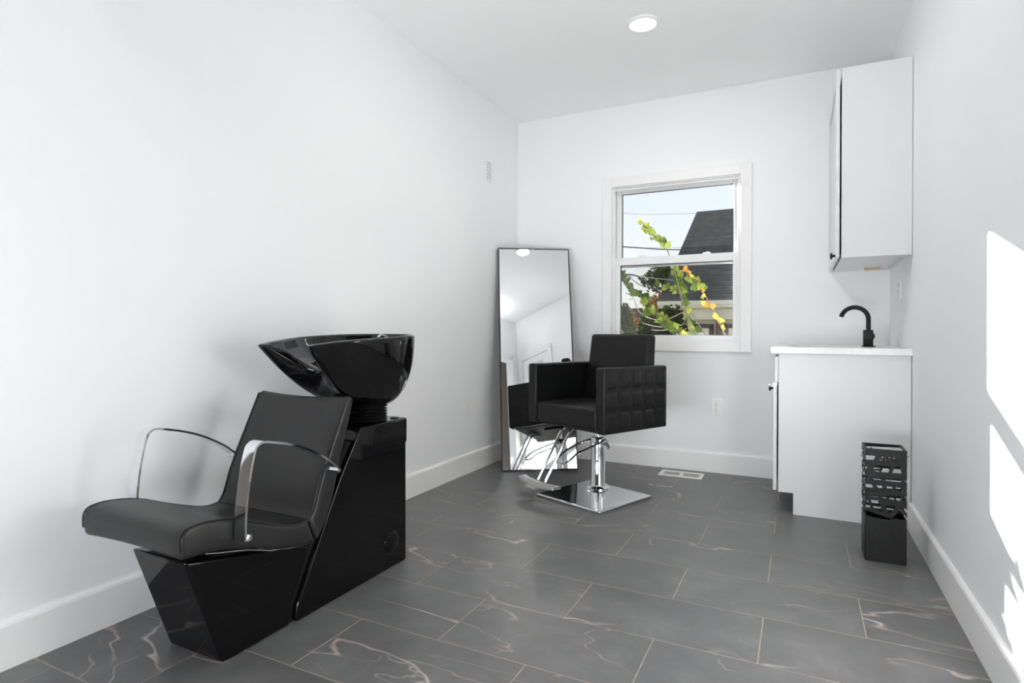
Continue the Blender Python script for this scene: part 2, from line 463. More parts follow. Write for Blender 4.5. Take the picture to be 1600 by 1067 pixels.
# dark glazing bead round each pane
M['bead'] = textured('dark green glazing edge', (0.05, 0.07, 0.06), (0.07, 0.09, 0.08), 10, 0.5)
def bead(z0, z1, y):
    x0, x1 = WX0 + 0.056, WX1 - 0.056; t = 0.004
    wpart('glazing_bead', [(x0, x0 + t, y, y + 0.012, z0, z1), (x1 - t, x1, y, y + 0.012, z0, z1),
                           (x0 + t, x1 - t, y, y + 0.012, z1 - t, z1), (x0 + t, x1 - t, y, y + 0.012, z0, z0 + t)], M['bead'], 0)
bead(1.549, WZ1 - 0.040, 0.094); bead(WZ0 + 0.046, 1.515, 0.058)
# sash locks on the meeting rail
for lx in (-1.075, -0.60):
    mb = MB(); mb.lathe([(0.020, 0), (0.022, 0.006), (0.016, 0.012), (0.004, 0.016)], (lx, 0.058, 1.572), n=16)
    mb.box(lx - 0.035, lx + 0.005, 0.052, 0.064, 1.572, 1.582)
    part('sash_lock', mb, M['vinyl'], win)
hsplit('screen_frame', WX0 + 0.02, WX1 - 0.02, WZ0 + 0.012, 1.53, 0.122, 0.134, 0.018, 0.018, 0.018, 0.018, M['vinyl'], 0.001)
mb = MB(); mb.add([(gx0 - 0.02, 0.128, WZ0 + 0.03), (gx1 + 0.02, 0.128, WZ0 + 0.03), (gx1 + 0.02, 0.128, 1.52), (gx0 - 0.02, 0.128, 1.52)], [(0, 1, 2, 3)])
part('insect_screen', mb, M['screen'], win)

# ------------------------------------------------------------------ ceiling lamps
def downlight(x, y, label):
    t = thing('ceiling_light', label, 'ceiling light', (x, y, ZC), group=None)
    mb = MB(); mb.lathe([(0.070, -0.004), (0.074, -0.010), (0.088, -0.008), (0.094, 0.0), (0.070, 0.0)], n=40, cap=False)
    part('trim_ring', mb, M['plastic'], t)
    mb = MB(); mb.lathe([(0.0705, -0.005), (0.060, -0.0065), (0.0, -0.0075)], n=40, cap=False)
    part('lens', mb, M['lamp'], t)
    d = bpy.data.lights.new('lamp_light', 'AREA'); d.shape = 'DISK'; d.size = 0.14; d.energy = LAMP_W; d.color = (1.0, 0.97, 0.93)
    o = bpy.data.objects.new('lamp_light', d); COL.objects.link(o); o.parent = t; o.location = (0, 0, -0.012)
    return t
downlight(-0.795, 3.262, 'round white recessed ceiling light glowing above the styling chair')
downlight(-0.685, 2.71, "added round recessed ceiling light out of view near the first, showing in the mirror")  # extra lamp added for fill, placed so its glow shows in the mirror
downlight(-0.795, -0.35, 'added unseen round recessed ceiling light in the hall behind the entrance opening')  # unseen lamp added as fill from the hall side

t = thing('added_uplight_shell', 'added white fitting for the unseen fill uplight over the entrance opening', 'fill light fitting', (-0.28, YF, 2.25))  # fitting invented to house the added fill uplight
mb = MB(); mb.box(-0.21, 0.21, 0.0, 0.014, -0.05, 0.03); part('back_plate', mb, M['plastic'], t, bevel=0.002)
mb = MB(); mb.box(-0.22, 0.22, 0.014, 0.12, -0.02, -0.012); mb.box(-0.22, 0.22, 0.112, 0.12, -0.012, 0.02); mb.box(-0.22, -0.212, 0.014, 0.112, -0.012, 0.02); mb.box(0.212, 0.22, 0.014, 0.112, -0.012, 0.02)
part('trough', mb, M['plastic'], t, bevel=0.002)

# ------------------------------------------------------------------ vanity, counter, sink, tap
VY = 3.556
van = thing('base_cabinet', 'white floor cabinet with toe kick against the right wall', 'cabinet', (-0.103, VY, 0))
def vp(name, boxes, mat=M['cabinet'], parent=van, bevel=0.0015, **k):
    mb = MB()
    for b in boxes: mb.box(*b)
    return part(name, mb, mat, parent, world=True, bevel=bevel, **k)
mb = MB()
poly = [(-0.103, 0.117), (-0.028, 0.117), (-0.028, 0.0), (XR - 0.003, 0.0), (XR - 0.003, 0.884), (-0.103, 0.884)]
mb.prism(poly, lambda x, z: (x, VY, z), lambda x, z: (x, VY + 0.018, z))
part('side_panel', mb, M['cabinet'], van, world=True, bevel=0.001)
mb = MB(); mb.prism(poly, lambda x, z: (x, YB - 0.019, z), lambda x, z: (x, YB - 0.001, z))
part('side_panel', mb, M['cabinet'], van, world=True, bevel=0.001)
vp('face_frame', [(-0.103, -0.084, VY + 0.0185, VY + 0.055, 0.117, 0.884), (-0.103, -0.084, YB - 0.06, YB - 0.0195, 0.117, 0.884),
                  (-0.103, -0.084, VY + 0.055, YB - 0.06, 0.852, 0.884), (-0.103, -0.084, VY + 0.055, YB - 0.06, 0.700, 0.73), (-0.103, -0.084, VY + 0.055, YB - 0.06, 0.117, 0.15)])
vp('bottom_panel', [(-0.083, XR - 0.003, VY + 0.0185, YB - 0.0195, 0.117, 0.133)])
vp('toe_kick', [(-0.028, -0.012, VY + 0.0185, YB - 0.0195, 0, 0.116)])
vp('back_panel', [(XR - 0.012, XR - 0.003, VY + 0.0185, YB - 0.0195, 0.133, 0.884)])
def shaker(name, parent, x, y0, y1, z0, z1, th=0.019, rail=0.055, panel='door_panel'):
    """shaker front facing -x: outer face at x"""
    d = vp(name, [(x, x + th, y0, y0 + rail, z0, z1), (x, x + th, y1 - rail, y1, z0, z1),
                  (x, x + th, y0 + rail, y1 - rail, z0, z0 + rail), (x, x + th, y0 + rail, y1 - rail, z1 - rail, z1)], parent=parent, bevel=0.0012)
    vp(panel, [(x + 0.008, x + th - 0.002, y0 + rail - 0.001, y1 - rail + 0.001, z0 + rail - 0.001, z1 - rail + 0.001)], parent=d, bevel=0)
    return d
def knob(parent, x, y, z):
    mb = MB(); mb.lathe([(0.008, 0.0), (0.009, -0.002), (0.0065, -0.006), (0.0065, -0.010), (0.015, -0.014), (0.0180, -0.018), (0.0165, -0.022), (0.006, -0.025)], (x, y, z), (1, 0, 0), 20)
    return part('knob', mb, M['black_metal'], parent, world=True, label='small black cabinet knob')
mid = (VY + YB) / 2
vp('false_front', [(-0.124, -0.104, VY + 0.004, YB - 0.006, 0.722, 0.868)], bevel=0.003)
d1 = shaker('door', van, -0.130, VY + 0.004, YB - 0.006, 0.124, 0.713)
knob(d1, -0.130, VY + 0.03, 0.690)

# worktop with a cut-out and an undermount bowl
ct = thing('countertop', 'white stone countertop on the floor cabinet', 'countertop', (-0.144, VY - 0.018, 0.884))
HX, HY, HW, HD, HR = 0.155, 3.965, 0.19, 0.24, 0.05
def rrect(cx, cy, w, d, r, n=5):
    out = []
    for sx_, sy_, a0 in ((1, 1, 0), (-1, 1, 90), (-1, -1, 180), (1, -1, 270)):
        for i in range(n + 1):
            a = math.radians(a0 + 90 * i / n)
            out.append((cx + sx_ * (w - r) + r * math.cos(a), cy + sy_ * (d - r) + r * math.sin(a)))
    return out
hole = rrect(HX, HY, HW, HD, HR)
ox0, ox1, oy0, oy1 = -0.144, XR - 0.001, VY - 0.018, YB - 0.001
def outer_pt(p):
    # radial projection of a hole point on to the slab edge
    dx, dy = p[0] - HX, p[1] - HY
    k = 1e9
    if dx > 1e-9: k = min(k, (ox1 - HX) / dx)
    if dx < -1e-9: k = min(k, (ox0 - HX) / dx)
    if dy > 1e-9: k = min(k, (oy1 - HY) / dy)
    if dy < -1e-9: k = min(k, (oy0 - HY) / dy)
    return (HX + dx * k, HY + dy * k)
out = [outer_pt(p) for p in hole]
for cxn in ((ox1, oy1), (ox0, oy1), (ox0, oy0), (ox1, oy0)):   # snap nearest to true corners
    i = min(range(len(out)), key=lambda q: (out[q][0] - cxn[0]) ** 2 + (out[q][1] - cxn[1]) ** 2); out[i] = cxn
mb = MB()
Zt, Zb = 0.9195, 0.884
mb.loft([[(*p, Zb) for p in hole], [(*p, Zt) for p in hole], [(*p, Zt) for p in out], [(*p, Zb) for p in out], [(*p, Zb) for p in hole]], True, False, False, False)
part('slab', mb, M['counter'], ct, world=True, bevel=0.003)
sk = thing('sink', 'white undermount sink bowl sunk in the white countertop', 'sink', (HX, HY, 0.74))
mb = MB()
loops = []
for (g, z) in ((0.012, 0.8835), (-0.002, 0.8835), (-0.006, 0.80), (-0.03, 0.755), (-0.08, 0.744), (-0.165, 0.742)):
    loops.append([(x, y, z) for x, y in rrect(HX, HY, HW + g, HD + g, max(0.012, HR + g * 0.3))])
mb.loft(loops, True, False, True, True)
part('bowl', mb, M['counter'], sk, world=True)
mb = MB(); mb.lathe([(0.022, 0), (0.022, 0.003), (0.012, 0.003), (0.0, 0.001)], (HX, HY, 0.7425), n=20); part('drain', mb, M['chrome'], sk, world=True)

fx, fy = 0.358, 3.955
tap = thing('faucet', 'matte black gooseneck tap on the white countertop', 'faucet', (fx, fy, Zt))
mb = MB(); mb.box(-0.034, 0.034, -0.034, 0.034, 0, 0.006); part('base_plate', mb, M['black_metal'], tap, bevel=0.0015)
mb = MB(); mb.box(-0.024, 0.024, -0.024, 0.024, 0.006, 0.098); part('body', mb, M['black_metal'], tap, bevel=0.002)
pts = [(0.002, 0, 0.095), (0.002, 0, 0.13), (0.002, 0, 0.160)]
for i in range(1, 17):
    a = math.radians(i * 168 / 16)
    pts.append((0.002 - 0.070 + 0.070 * math.cos(a), 0, 0.160 + 0.070 * math.sin(a)))
mb = MB(); mb.tube(pts, 0.0125, 14); part('spout', mb, M['black_metal'], tap)
mb = MB(); mb.lathe([(0.022, -0.0245), (0.026, -0.027), (0.026, -0.048), (0.022, -0.051)], (0.004, 0, 0.062), (0, 1, 0), 28); part('handle', mb, M['black_metal'], tap)

# ------------------------------------------------------------------ wall cabinet
up = thing('wall_cabinet', 'tall white wall cabinet hung above the countertop', 'cabinet', (0.199, VY, 1.40))
CT = 2.407
vp('side_panel', [(0.199, XR - 0.002, VY, VY + 0.016, 1.40, CT)], parent=up)
vp('side_panel', [(0.199, XR - 0.002, YB - 0.018, YB - 0.001, 1.40, CT)], parent=up)
vp('top_panel', [(0.203, XR - 0.002, VY + 0.0165, YB - 0.0185, CT - 0.018, CT)], parent=up)
vp('bottom_panel', [(0.203, XR - 0.012, VY + 0.0165, YB - 0.0185, 1.414, 1.430)], parent=up)
vp('face_frame', [(0.199, 0.217, VY + 0.0165, VY + 0.04, 1.40, CT), (0.199, 0.217, YB - 0.042, YB - 0.0185, 1.40, CT),
                  (0.199, 0.217, VY + 0.04, YB - 0.042, 1.40, 1.436), (0.199, 0.217, VY + 0.04, YB - 0.042, CT - 0.036, CT - 0.0185)], parent=up)
vp('front_stile', [(0.1985, 0.214, VY - 0.0012, VY, 1.40, CT)], parent=up, bevel=0.0004)
vp('back_panel', [(XR - 0.012, XR - 0.002, VY + 0.0165, YB - 0.0185, 1.40, CT - 0.0185)], parent=up)
vp('mounting_block', [(0.37, 0.46, YB - 0.06, YB - 0.0195, 1.402, 1.4135)], mat=M['tan'], parent=up, label='tan mounting block under the cabinet')
u1 = shaker('door', up, 0.171, VY + 0.003, YB - 0.006, 1.404, CT - 0.006, rail=0.06)
knob(u1, 0.171, VY + 0.032, 1.414)

# ------------------------------------------------------------------ wall plates, grilles
def socket_plate(name, label, loc, rz, kind):
    """plate lies in the local xz plane, facing local -y"""
    t = thing(name, label, 'outlet' if kind == 'outlet' else 'wall plate', loc, (0, 0, rz))
    mb = MB(); mb.box(-0.036, 0.036, -0.006, 0, -0.058, 0.058); part('cover_plate', mb, M['plastic'], t, bevel=0.002)
    mb = MB(); mb.box(-0.017, 0.017, -0.0085, -0.0055, -0.034, 0.034); part('insert', mb, M['plastic'], t, bevel=0.0015)
    if kind == 'outlet':
        for zz in (0.018, -0.018):
            mb = MB()
            for sx_ in (-0.0065, 0.0055): mb.box(sx_, sx_ + 0.0018, -0.0092, -0.0084, zz, zz + 0.009)
            mb.lathe([(0.003, -0.0084), (0.003, -0.0092)], (0, 0, zz - 0.009), (0, 1, 0), 10)
            part('socket_slots', mb, M['slot'], t)
    return t
socket_plate('power_outlet', 'white double socket on the back wall under the window', (-0.528, YB, 0.468), 0, 'outlet')
socket_plate('power_outlet', 'white socket on the right wall between countertop and wall cabinet', (XR, 3.95, 1.255), -math.pi / 2, 'outlet')
socket_plate('wall_plate', 'plain white plate low on the left wall beside the mirror', (XL, 3.583, 0.462), math.pi / 2, 'plate')

t = thing('wall_vent', 'small white louvred grille high on the left wall', 'vent', (XL, 3.858, 2.213))
mb = MB(); mb.box(0, 0.004, -0.047, 0.047, -0.085, 0.085); part('frame', mb, M['wall'], t, bevel=0.001)
mb = MB(); mb.box(0.004, 0.0045, -0.037, 0.037, -0.068, 0.068); part('back_plate', mb, textured('grey vent shadow gap', (0.5, 0.5, 0.5), (0.55, 0.55, 0.55), 9, 0.8), t)
sl = None
for i in range(8):
    z = -0.066 + i * 0.0182
    if sl is None:
        mb = MB(); mb.hexa([(0.004, -0.037, 0), (0.009, -0.037, -0.0015), (0.009, 0.037, -0.0015), (0.004, 0.037, 0), (0.004, -0.037, 0.012), (0.008, -0.037, 0.0085), (0.008, 0.037, 0.0085), (0.004, 0.037, 0.012)])
        sl = part('slat', mb, M['wall'], t); sl.location = (0, 0, z)
    else: dup(sl, t, location=(0, 0, z))

t = thing('floor_register', 'white metal floor register with slots below the window', 'vent', (-0.740, 4.199, 0))
mb = MB(); mb.box(-0.13, 0.13, -0.05, 0.05, -0.0005, 0.001); part('duct_opening', mb, M['slot'], t)
mb = MB(); mb.box(-0.147, 0.147, -0.082, -0.052, 0, 0.005); mb.box(-0.147, 0.147, 0.052, 0.082, 0, 0.005)
mb.box(-0.147, -0.122, -0.052, 0.052, 0, 0.005); mb.box(0.122, 0.147, -0.052, 0.052, 0, 0.005); mb.box(-0.010, 0.010, -0.052, 0.052, 0, 0.005)
part('frame', mb, M['plastic'], t, bevel=0.001)
sl = None
for sgn in (-1, 1):
    for i in range(10):
        x = sgn * 0.066 + (i - 4.5) * 0.0112
        if sl is None:
            mb = MB(); mb.hexa([(-0.0032, -0.052, 0.001), (0.0014, -0.052, 0.001), (0.0014, 0.052, 0.001), (-0.0032, 0.052, 0.001), (-0.0014, -0.052, 0.0045), (0.0032, -0.052, 0.0045), (0.0032, 0.052, 0.0045), (-0.0014, 0.052, 0.0045)])
            sl = part('slat', mb, M['plastic'], t); sl.location = (x, 0, 0)
        else: dup(sl, t, location=(x, 0, 0))

# ------------------------------------------------------------------ leaning mirror
MA, MLN, MW, MH = 0.575, 0.204, 0.557, 1.679
t = thing('floor_mirror', 'tall black framed mirror leaning in the corner behind the styling chair', 'mirror', (-1.904, 3.701, 0.004), (-MLN, 0, MA))
fw, fd = 0.008, 0.028
mb = MB(); mb.box(0.004, MW - 0.004, 0.002, 0.006, 0.004, MH - 0.004); part('glass', mb, M['mirror'], t)
mb = MB(); mb.box(0.004, MW - 0.004, 0.0065, 0.016, 0.004, MH - 0.004); part('backing', mb, M['backing'], t)
mb = MB(); mb.box(0, fw, -0.004, fd, 0, MH); mb.box(MW - fw, MW, -0.004, fd, 0, MH); mb.box(fw, MW - fw, -0.004, fd, 0, fw); mb.box(fw, MW - fw, -0.004, fd, MH - fw, MH)
part('frame', mb, M['black_frame'], t, bevel=0.001)

# ------------------------------------------------------------------ umbrella bin with cut-out lattice
bx, by, bs, bh, bz = 0.262, 2.988, 0.154, 0.493, 0.195
t = thing('umbrella_stand', 'square black metal stand with cut-out lattice beside the white cabinet', 'umbrella stand', (bx + bs / 2, by + bs / 2, 0))
th = 0.0022; h2 = bs / 2
def panel_map(side):
    return {'front': lambda u, z, d: (-h2 + u * bs, -h2 + d, z), 'back': lambda u, z, d: (h2 - u * bs, h2 - d, z),
            'left': lambda u, z, d: (-h2 + d, h2 - u * bs, z), 'right': lambda u, z, d: (h2 - d, -h2 + u * bs, z)}[side]
PXW, PXH = 294.0, 485.0
front_bars = [(228, 192, 522, 222, 46), (228, 268, 522, 292, 30), (228, 350, 522, 378, 40), (228, 404, 522, 440, 36), (228, 488, 522, 498, 32),
              (228, 520, 380, 540, 22), (330, 545, 522, 580, 44), (228, 598, 395, 655, 22),
              (350, 200, 240, 335, 26), (416, 205, 414, 275, 20), (455, 205, 522, 395, 30), (262, 370, 322, 492, 26), (322, 490, 388, 660, 28),
              (486, 575, 405, 665, 28), (248, 290, 305, 360, 18), (490, 400, 522, 470, 18), (380, 500, 470, 500, 16), (475, 590, 522, 655, 18), (228, 455, 420, 478, 16), (300, 240, 522, 262, 14), (430, 300, 395, 372, 18), (228, 330, 330, 322, 14), (420, 430, 462, 500, 18), (250, 520, 285, 610, 18), (500, 215, 522, 330, 20)]
def seg_bars(seed):
    r = random.Random(seed); L = []
    for i in range(9):
        z = 195 + i * 52 + r.uniform(-12, 12)
        L.append((228, z + r.uniform(-16, 16), 522, z + r.uniform(-16, 16), r.uniform(26, 46)))
    for i in range(14):
        x = 250 + r.uniform(0, 250); z = 190 + r.uniform(0, 380)
        L.append((x, z, max(230, min(520, x + r.uniform(-90, 90))), z + r.uniform(70, 150), r.uniform(16, 28)))
    return L
def lattice(side, bars):
    f = panel_map(side); mb = MB()
    cnt = [0]
    def quad(pl):
        e = cnt[0] * 0.00009; cnt[0] += 1     # each strip a hair behind the last, so no two faces coincide
        mb.loft([[f(u, z, e) for u, z in pl], [f(u, z, th + e) for u, z in pl]], True, True, True, False)
    def clip(pl, axis, lim, keep_less):
        out = []
        for i in range(len(pl)):
            a, b = pl[i - 1], pl[i]
            ia = (a[axis] <= lim) == keep_less; ib = (b[axis] <= lim) == keep_less
            if ia != ib:
                k = (lim - a[axis]) / (b[axis] - a[axis]); out.append(tuple(a[j] + (b[j] - a[j]) * k for j in (0, 1)))
            if ib: out.append(b)
        return out
    for x1, y1, x2, y2, w in bars:
        if side == 'front':
            y1 -= (25 + (y1 - 170) / 785 * 20) * (x1 - 228) / PXW; y2 -= (25 + (y2 - 170) / 785 * 20) * (x2 - 228) / PXW
        w *= (1.25 if side == 'front' else 0.8)
        a = Vector(((x1 - 228) / PXW * bs, bz + (652 - y1) / PXH * (bh - bz))); b = Vector(((x2 - 228) / PXW * bs, bz + (652 - y2) / PXH * (bh - bz)))
        d = (b - a).normalized(); n = Vector((-d.y, d.x)) * (w / PXW * bs / 2)
        pl = [tuple(a + n - d * 0.003), tuple(a - n - d * 0.003), tuple(b - n + d * 0.003), tuple(b + n + d * 0.003)]
        for ax, lim, kl in ((0, 0.0, False), (0, bs, True), (1, bz - 0.004, False), (1, bh - 0.002, True)):
            pl = clip(pl, ax, lim, kl)
            if len(pl) < 3: break
        if len(pl) >= 3: quad([(u / bs, z) for u, z in pl])
    return part('lattice_panel', mb, M['black_metal'], t)
lattice('front', front_bars)
for s, sd in (('back', 4), ('left', 11), ('right', 23)): lattice(s, seg_bars(sd))
mb = MB()
for s in ('front', 'back', 'left', 'right'):
    f = panel_map(s)
    r = random.Random(len(s)); top = [(i / 12, bz + (0 if s != 'front' else 0.45 * [0.012, 0.006, -0.004, -0.006, -0.009, -0.012, -0.010, -0.012, -0.002, 0.010, 0.004, 0.006, 0.0][i])) for i in range(13)]
    pl = [(0, 0.004), (1, 0.004)] + list(reversed(top))
    mb.loft([[f(u, z, 0) for u, z in pl], [f(u, z, th) for u, z in pl]], True, True, True, False)
mb.box(-h2 + th, h2 - th, -h2 + th, h2 - th, 0.0, 0.006)
part('lower_body', mb, M['black_metal'], t)
mb = MB()
for s in ('front', 'back', 'left', 'right'):
    f = panel_map(s); pl = [(0, bh - 0.008), (1, bh - 0.008), (1, bh), (0, bh)]
    mb.loft([[f(u, z, -0.0005) for u, z in pl], [f(u, z, 0.008) for u, z in pl]], True, True, True, False)
part('rim', mb, M['black_metal'], t)
for p in [((-h2, -0.02, 0.478), (-h2 - 0.008, -0.022, 0.480), (-h2 - 0.012, -0.022, 0.486)), ((-h2, -0.02, 0.440), (-h2 - 0.008, -0.022, 0.444), (-h2 - 0.011, -0.022, 0.452)), ((h2, -0.05, 0.462), (h2 + 0.007, -0.05, 0.464), (h2 + 0.010, -0.05, 0.470))]:
    mb = MB(); mb.tube(p, 0.0012, 6); part('hook', mb, M['black_metal'], t)

# ------------------------------------------------------------------ wash chair with basin
cx = -1.672
wash = thing('shampoo_chair', 'black backwash chair with tilted basin along the left wall', 'salon chair', (cx, 1.55, 0))
def resample(L, n):
    P = [Vector(p) for p in L]; d = [0]
    for i in range(1, len(P)): d.append(d[-1] + (P[i] - P[i - 1]).length)
    out = []; k = 0
    for i in range(n):
        t = d[-1] * i / (n - 1)
        while k < len(P) - 2 and d[k + 1] < t: k += 1
        f = (t - d[k]) / max(1e-9, d[k + 1] - d[k]); out.append(tuple(P[k].lerp(P[k + 1], min(1, f))))
    return out
def upholster(name, upper, lower, w, lab=None, r=0.014, dish=0.0, taper=lambda y, z: 1.0):
    """closed (y,z) profile swept across x with rounded ends"""
    nn = 26; prof = resample(upper, nn) + resample(lower, nn)
    P = [Vector(p) for p in prof]; n = len(P)
    area = sum(P[i - 1].x * P[i].y - P[i].x * P[i - 1].y for i in range(n)); sg = 1 if area > 0 else -1
    nr = []
    for i in range(n):
        d = (P[(i + 1) % n] - P[i - 1]).normalized(); nr.append(Vector((d.y, -d.x)) * sg)
    st = []
    K = 4
    for i in range(K + 1):
        a = math.pi / 2 * i / K; st.append((-w + r * (1 - math.sin(a)), r * (1 - math.cos(a))))
    st = [(x, ins) for x, ins in st]
    left = [(-w + r * (1 - math.cos(math.pi / 2 * i / K)), r * (1 - math.sin(math.pi / 2 * i / K))) for i in range(K + 1)]
    mid_ = [(-w + r + (2 * w - 2 * r) * i / 8, 0) for i in range(1, 8)]
    right = [(-x, i) for x, i in reversed(left)]
    loops = []
    for x, ins in left + mid_ + right:
        dzm = dish * (1 - (x / w) ** 2); D = [dzm * taper(P[i].x, P[i].y) if (nr[i].y > 0.1 or nr[i].x < -0.3) else 0 for i in range(n)]
        loops.append([(cx + x, (P[i] - nr[i] * (ins + D[i])).x, (P[i] - nr[i] * (ins + D[i])).y) for i in range(n)])
    mb = MB(); mb.loft(loops, True, False, False, True)
    for base in (0, (len(loops) - 1) * n):
        for i in range(nn - 1):
            mb.f.append((base + i, base + i + 1, base + n - 2 - i, base + n - 1 - i)); mb.smooth.append(True)
    return part(name, mb, M['leather'], wash, world=True, label=lab, angle=50)
def sp(pts, per=4): return [(v.x, v.y) for v in catmull([(a, b, 0) for a, b in pts], per)]
seat_top = sp([(0.984, 0.405), (0.981, 0.44), (0.985, 0.466), (1.005, 0.479), (1.055, 0.481), (1.14, 0.465), (1.239, 0.424), (1.33, 0.390), (1.385, 0.377), (1.425, 0.379)])
seat_bot = sp([(1.455, 0.303), (1.413, 0.297), (1.303, 0.320), (1.215, 0.352), (1.10, 0.384), (1.02, 0.393), (0.99, 0.396)])
seat = upholster('seat', seat_top, seat_bot, 0.226, dish=0.006, taper=lambda y, z: min(1, max(0, (1.36 - y) / 0.12)))
back_front = sp([(1.427, 0.380), (1.444, 0.400), (1.458, 0.436), (1.474, 0.486), (1.510, 0.568), (1.555, 0.66), (1.598, 0.750), (1.606, 0.762), (1.620, 0.768)])
back_rear = sp([(1.634, 0.764), (1.642, 0.750), (1.612, 0.655), (1.577, 0.556), (1.553, 0.470), (1.533, 0.405), (1.510, 0.354), (1.480, 0.316), (1.458, 0.304)])
backrest = upholster('backrest', back_front, back_rear, 0.226, dish=0.012, taper=lambda y, z: min(1, max(0, (z - 0.45) / 0.12)))
for par, line in ((seat, seat_top[2:]), (backrest, back_front[:-6])):
    for sgn in (-1, 1):
        mb = MB(); mb.tube([(cx + sgn * 0.2205, y, z - 0.0015) for y, z in line], 0.0026, 6); part('piping', mb, M['leather'], par, world=True)
# chrome strip under the seat
mb = MB(); mb.tube([(cx + 0.19, y, z - 0.010) for y, z in [(1.08, 0.388), (1.213, 0.355), (1.30, 0.324), (1.41, 0.304)]], 0.003, 6)
part('under_rail', mb, M['chrome'], wash, world=True)
mb = MB(); mb.box(cx - 0.11, cx + 0.11, 1.08, 1.45, 0.30, 0.33); part('seat_mount', mb, M['rubber'], wash, world=True)

def armrest(sgn):
    path = catmull([(0, 1.143, 0.405), (0, 1.145, 0.488), (0, 1.158, 0.584), (0, 1.174, 0.652), (0, 1.186, 0.670), (0, 1.206, 0.6755), (0, 1.240, 0.669), (0, 1.30, 0.653), (0, 1.371, 0.626), (0, 1.455, 0.580), (0, 1.512, 0.536)], 6)
    x0 = cx + sgn * 0.229; x1 = cx + sgn * 0.272; tk = 0.0035
    loops = []
    for i, p in enumerate(path):
        d = (path[min(i + 1, len(path) - 1)] - path[max(i - 1, 0)]).normalized(); n = Vector((0, d.z, -d.y))
        loops.append([(x0, p.y + n.y * tk, p.z + n.z * tk), (x1, p.y + n.y * tk, p.z + n.z * tk), (x1, p.y - n.y * tk, p.z - n.z * tk), (x0, p.y - n.y * tk, p.z - n.z * tk)])
    mb = MB(); mb.loft(loops, True, True, True, True)
    a = part('armrest', mb, M['chrome'], wash, world=True, angle=40)
    mb = MB(); mb.lathe([(0.010, 0), (0.010, 0.004), (0.004, 0.0055), (0.004, 0.002), (0.0, 0.002)], (x1 - sgn * 0.001, 1.152, 0.413), (sgn, 0, 0), 16)
    mb.tube([(cx + sgn * 0.22, 1.152, 0.413), (x1, 1.152, 0.413)], 0.006, 10)
    part('bolt', mb, M['chrome'], a, world=True)
    mb = MB(); mb.tube([(cx + sgn * 0.215, 1.513, 0.528), (x1 + sgn * 0.002, 1.513, 0.528)], 0.0075, 12); part('pin', mb, M['chrome'], a, world=True)
armrest(1); armrest(-1)

hw = 0.127
# front pedestal under the seat
mb = MB()
poly = [(1.185, 0.0), (1.443, 0.0), (1.452, 0.07), (1.488, 0.15), (1.528, 0.242), (1.50, 0.258), (1.30, 0.300), (1.063, 0.347)]
mb.prism(poly, lambda y, z: (cx - hw, y, z), lambda y, z: (cx + hw - 0.004, y, z))
part('pedestal', mb, M['gloss'], wash, world=True, bevel=0.010, seg=3)
# rear tower
front = sp([(1.468, 0.0), (1.470, 0.045), (1.486, 0.085), (1.520, 0.150), (1.566, 0.237), (1.672, 0.438), (1.768, 0.585), (1.795, 0.622)], 3)
mb = MB(); poly = front + [(2.086, 0.622), (2.090, 0.0)]
mb.prism(poly, lambda y, z: (cx - hw, y, z), lambda y, z: (cx + hw, y, z))
part('tower', mb, M['gloss'], wash, world=True, bevel=0.012, seg=3)
mb = MB(); mb.box(cx - hw - 0.001, cx + hw + 0.001, 1.86, 2.096, 0.512, 0.6235); part('top_cap', mb, M['gloss'], wash, world=True, bevel=0.011, seg=3)
# dark recessed spine between pedestal and tower
mb = MB(); mb.prism([(1.43, 0.0), (1.475, 0.0), (1.60, 0.27), (1.76, 0.57), (1.735, 0.57), (1.52, 0.24)], lambda y, z: (cx - hw + 0.02, y, z), lambda y, z: (cx + hw - 0.02, y, z))
part('spine', mb, M['rubber'], wash, world=True)
mb = MB(); mb.lathe([(0.046, 0.0), (0.045, 0.004), (0.036, 0.008), (0.018, 0.0105), (0.0, 0.011)], (cx + hw, 1.985, 0.112), (1, 0, 0), 32); part('access_cap', mb, M['gloss'], wash, world=True)
mb = MB(); mb.lathe([(0.018, 0.0), (0.018, 0.004), (0.012, 0.005), (0.0, 0.003)], (cx + 0.095, 2.045, 0.623), n=20); part('hose_plug', mb, M['rubber'], wash, world=True)

# basin
NB = (cx, 1.962)
half = [(0, 0.172, 0.984), (0.085, 0.165, 0.984), (0.158, 0.130, 0.983), (0.212, 0.064, 0.981), (0.232, -0.03, 0.977), (0.226, -0.14, 0.972),
        (0.200, -0.25, 0.966), (0.168, -0.345, 0.959), (0.150, -0.402, 0.953), (0.135, -0.440, 0.948), (0.113, -0.438, 0.944), (0.094, -0.40, 0.926), (0.074, -0.345, 0.893), (0.050, -0.295, 0.863), (0.022, -0.274, 0.851)]
full = half + [(0, -0.270, 0.849)] + [(-x, y, z) for x, y, z in reversed(half[1:])]
rim = catmull(full, 4, closed=True)
n = len(rim)
acc = [0]
for i in range(n): acc.append(acc[-1] + (rim[(i + 1) % n] - rim[i]).length)
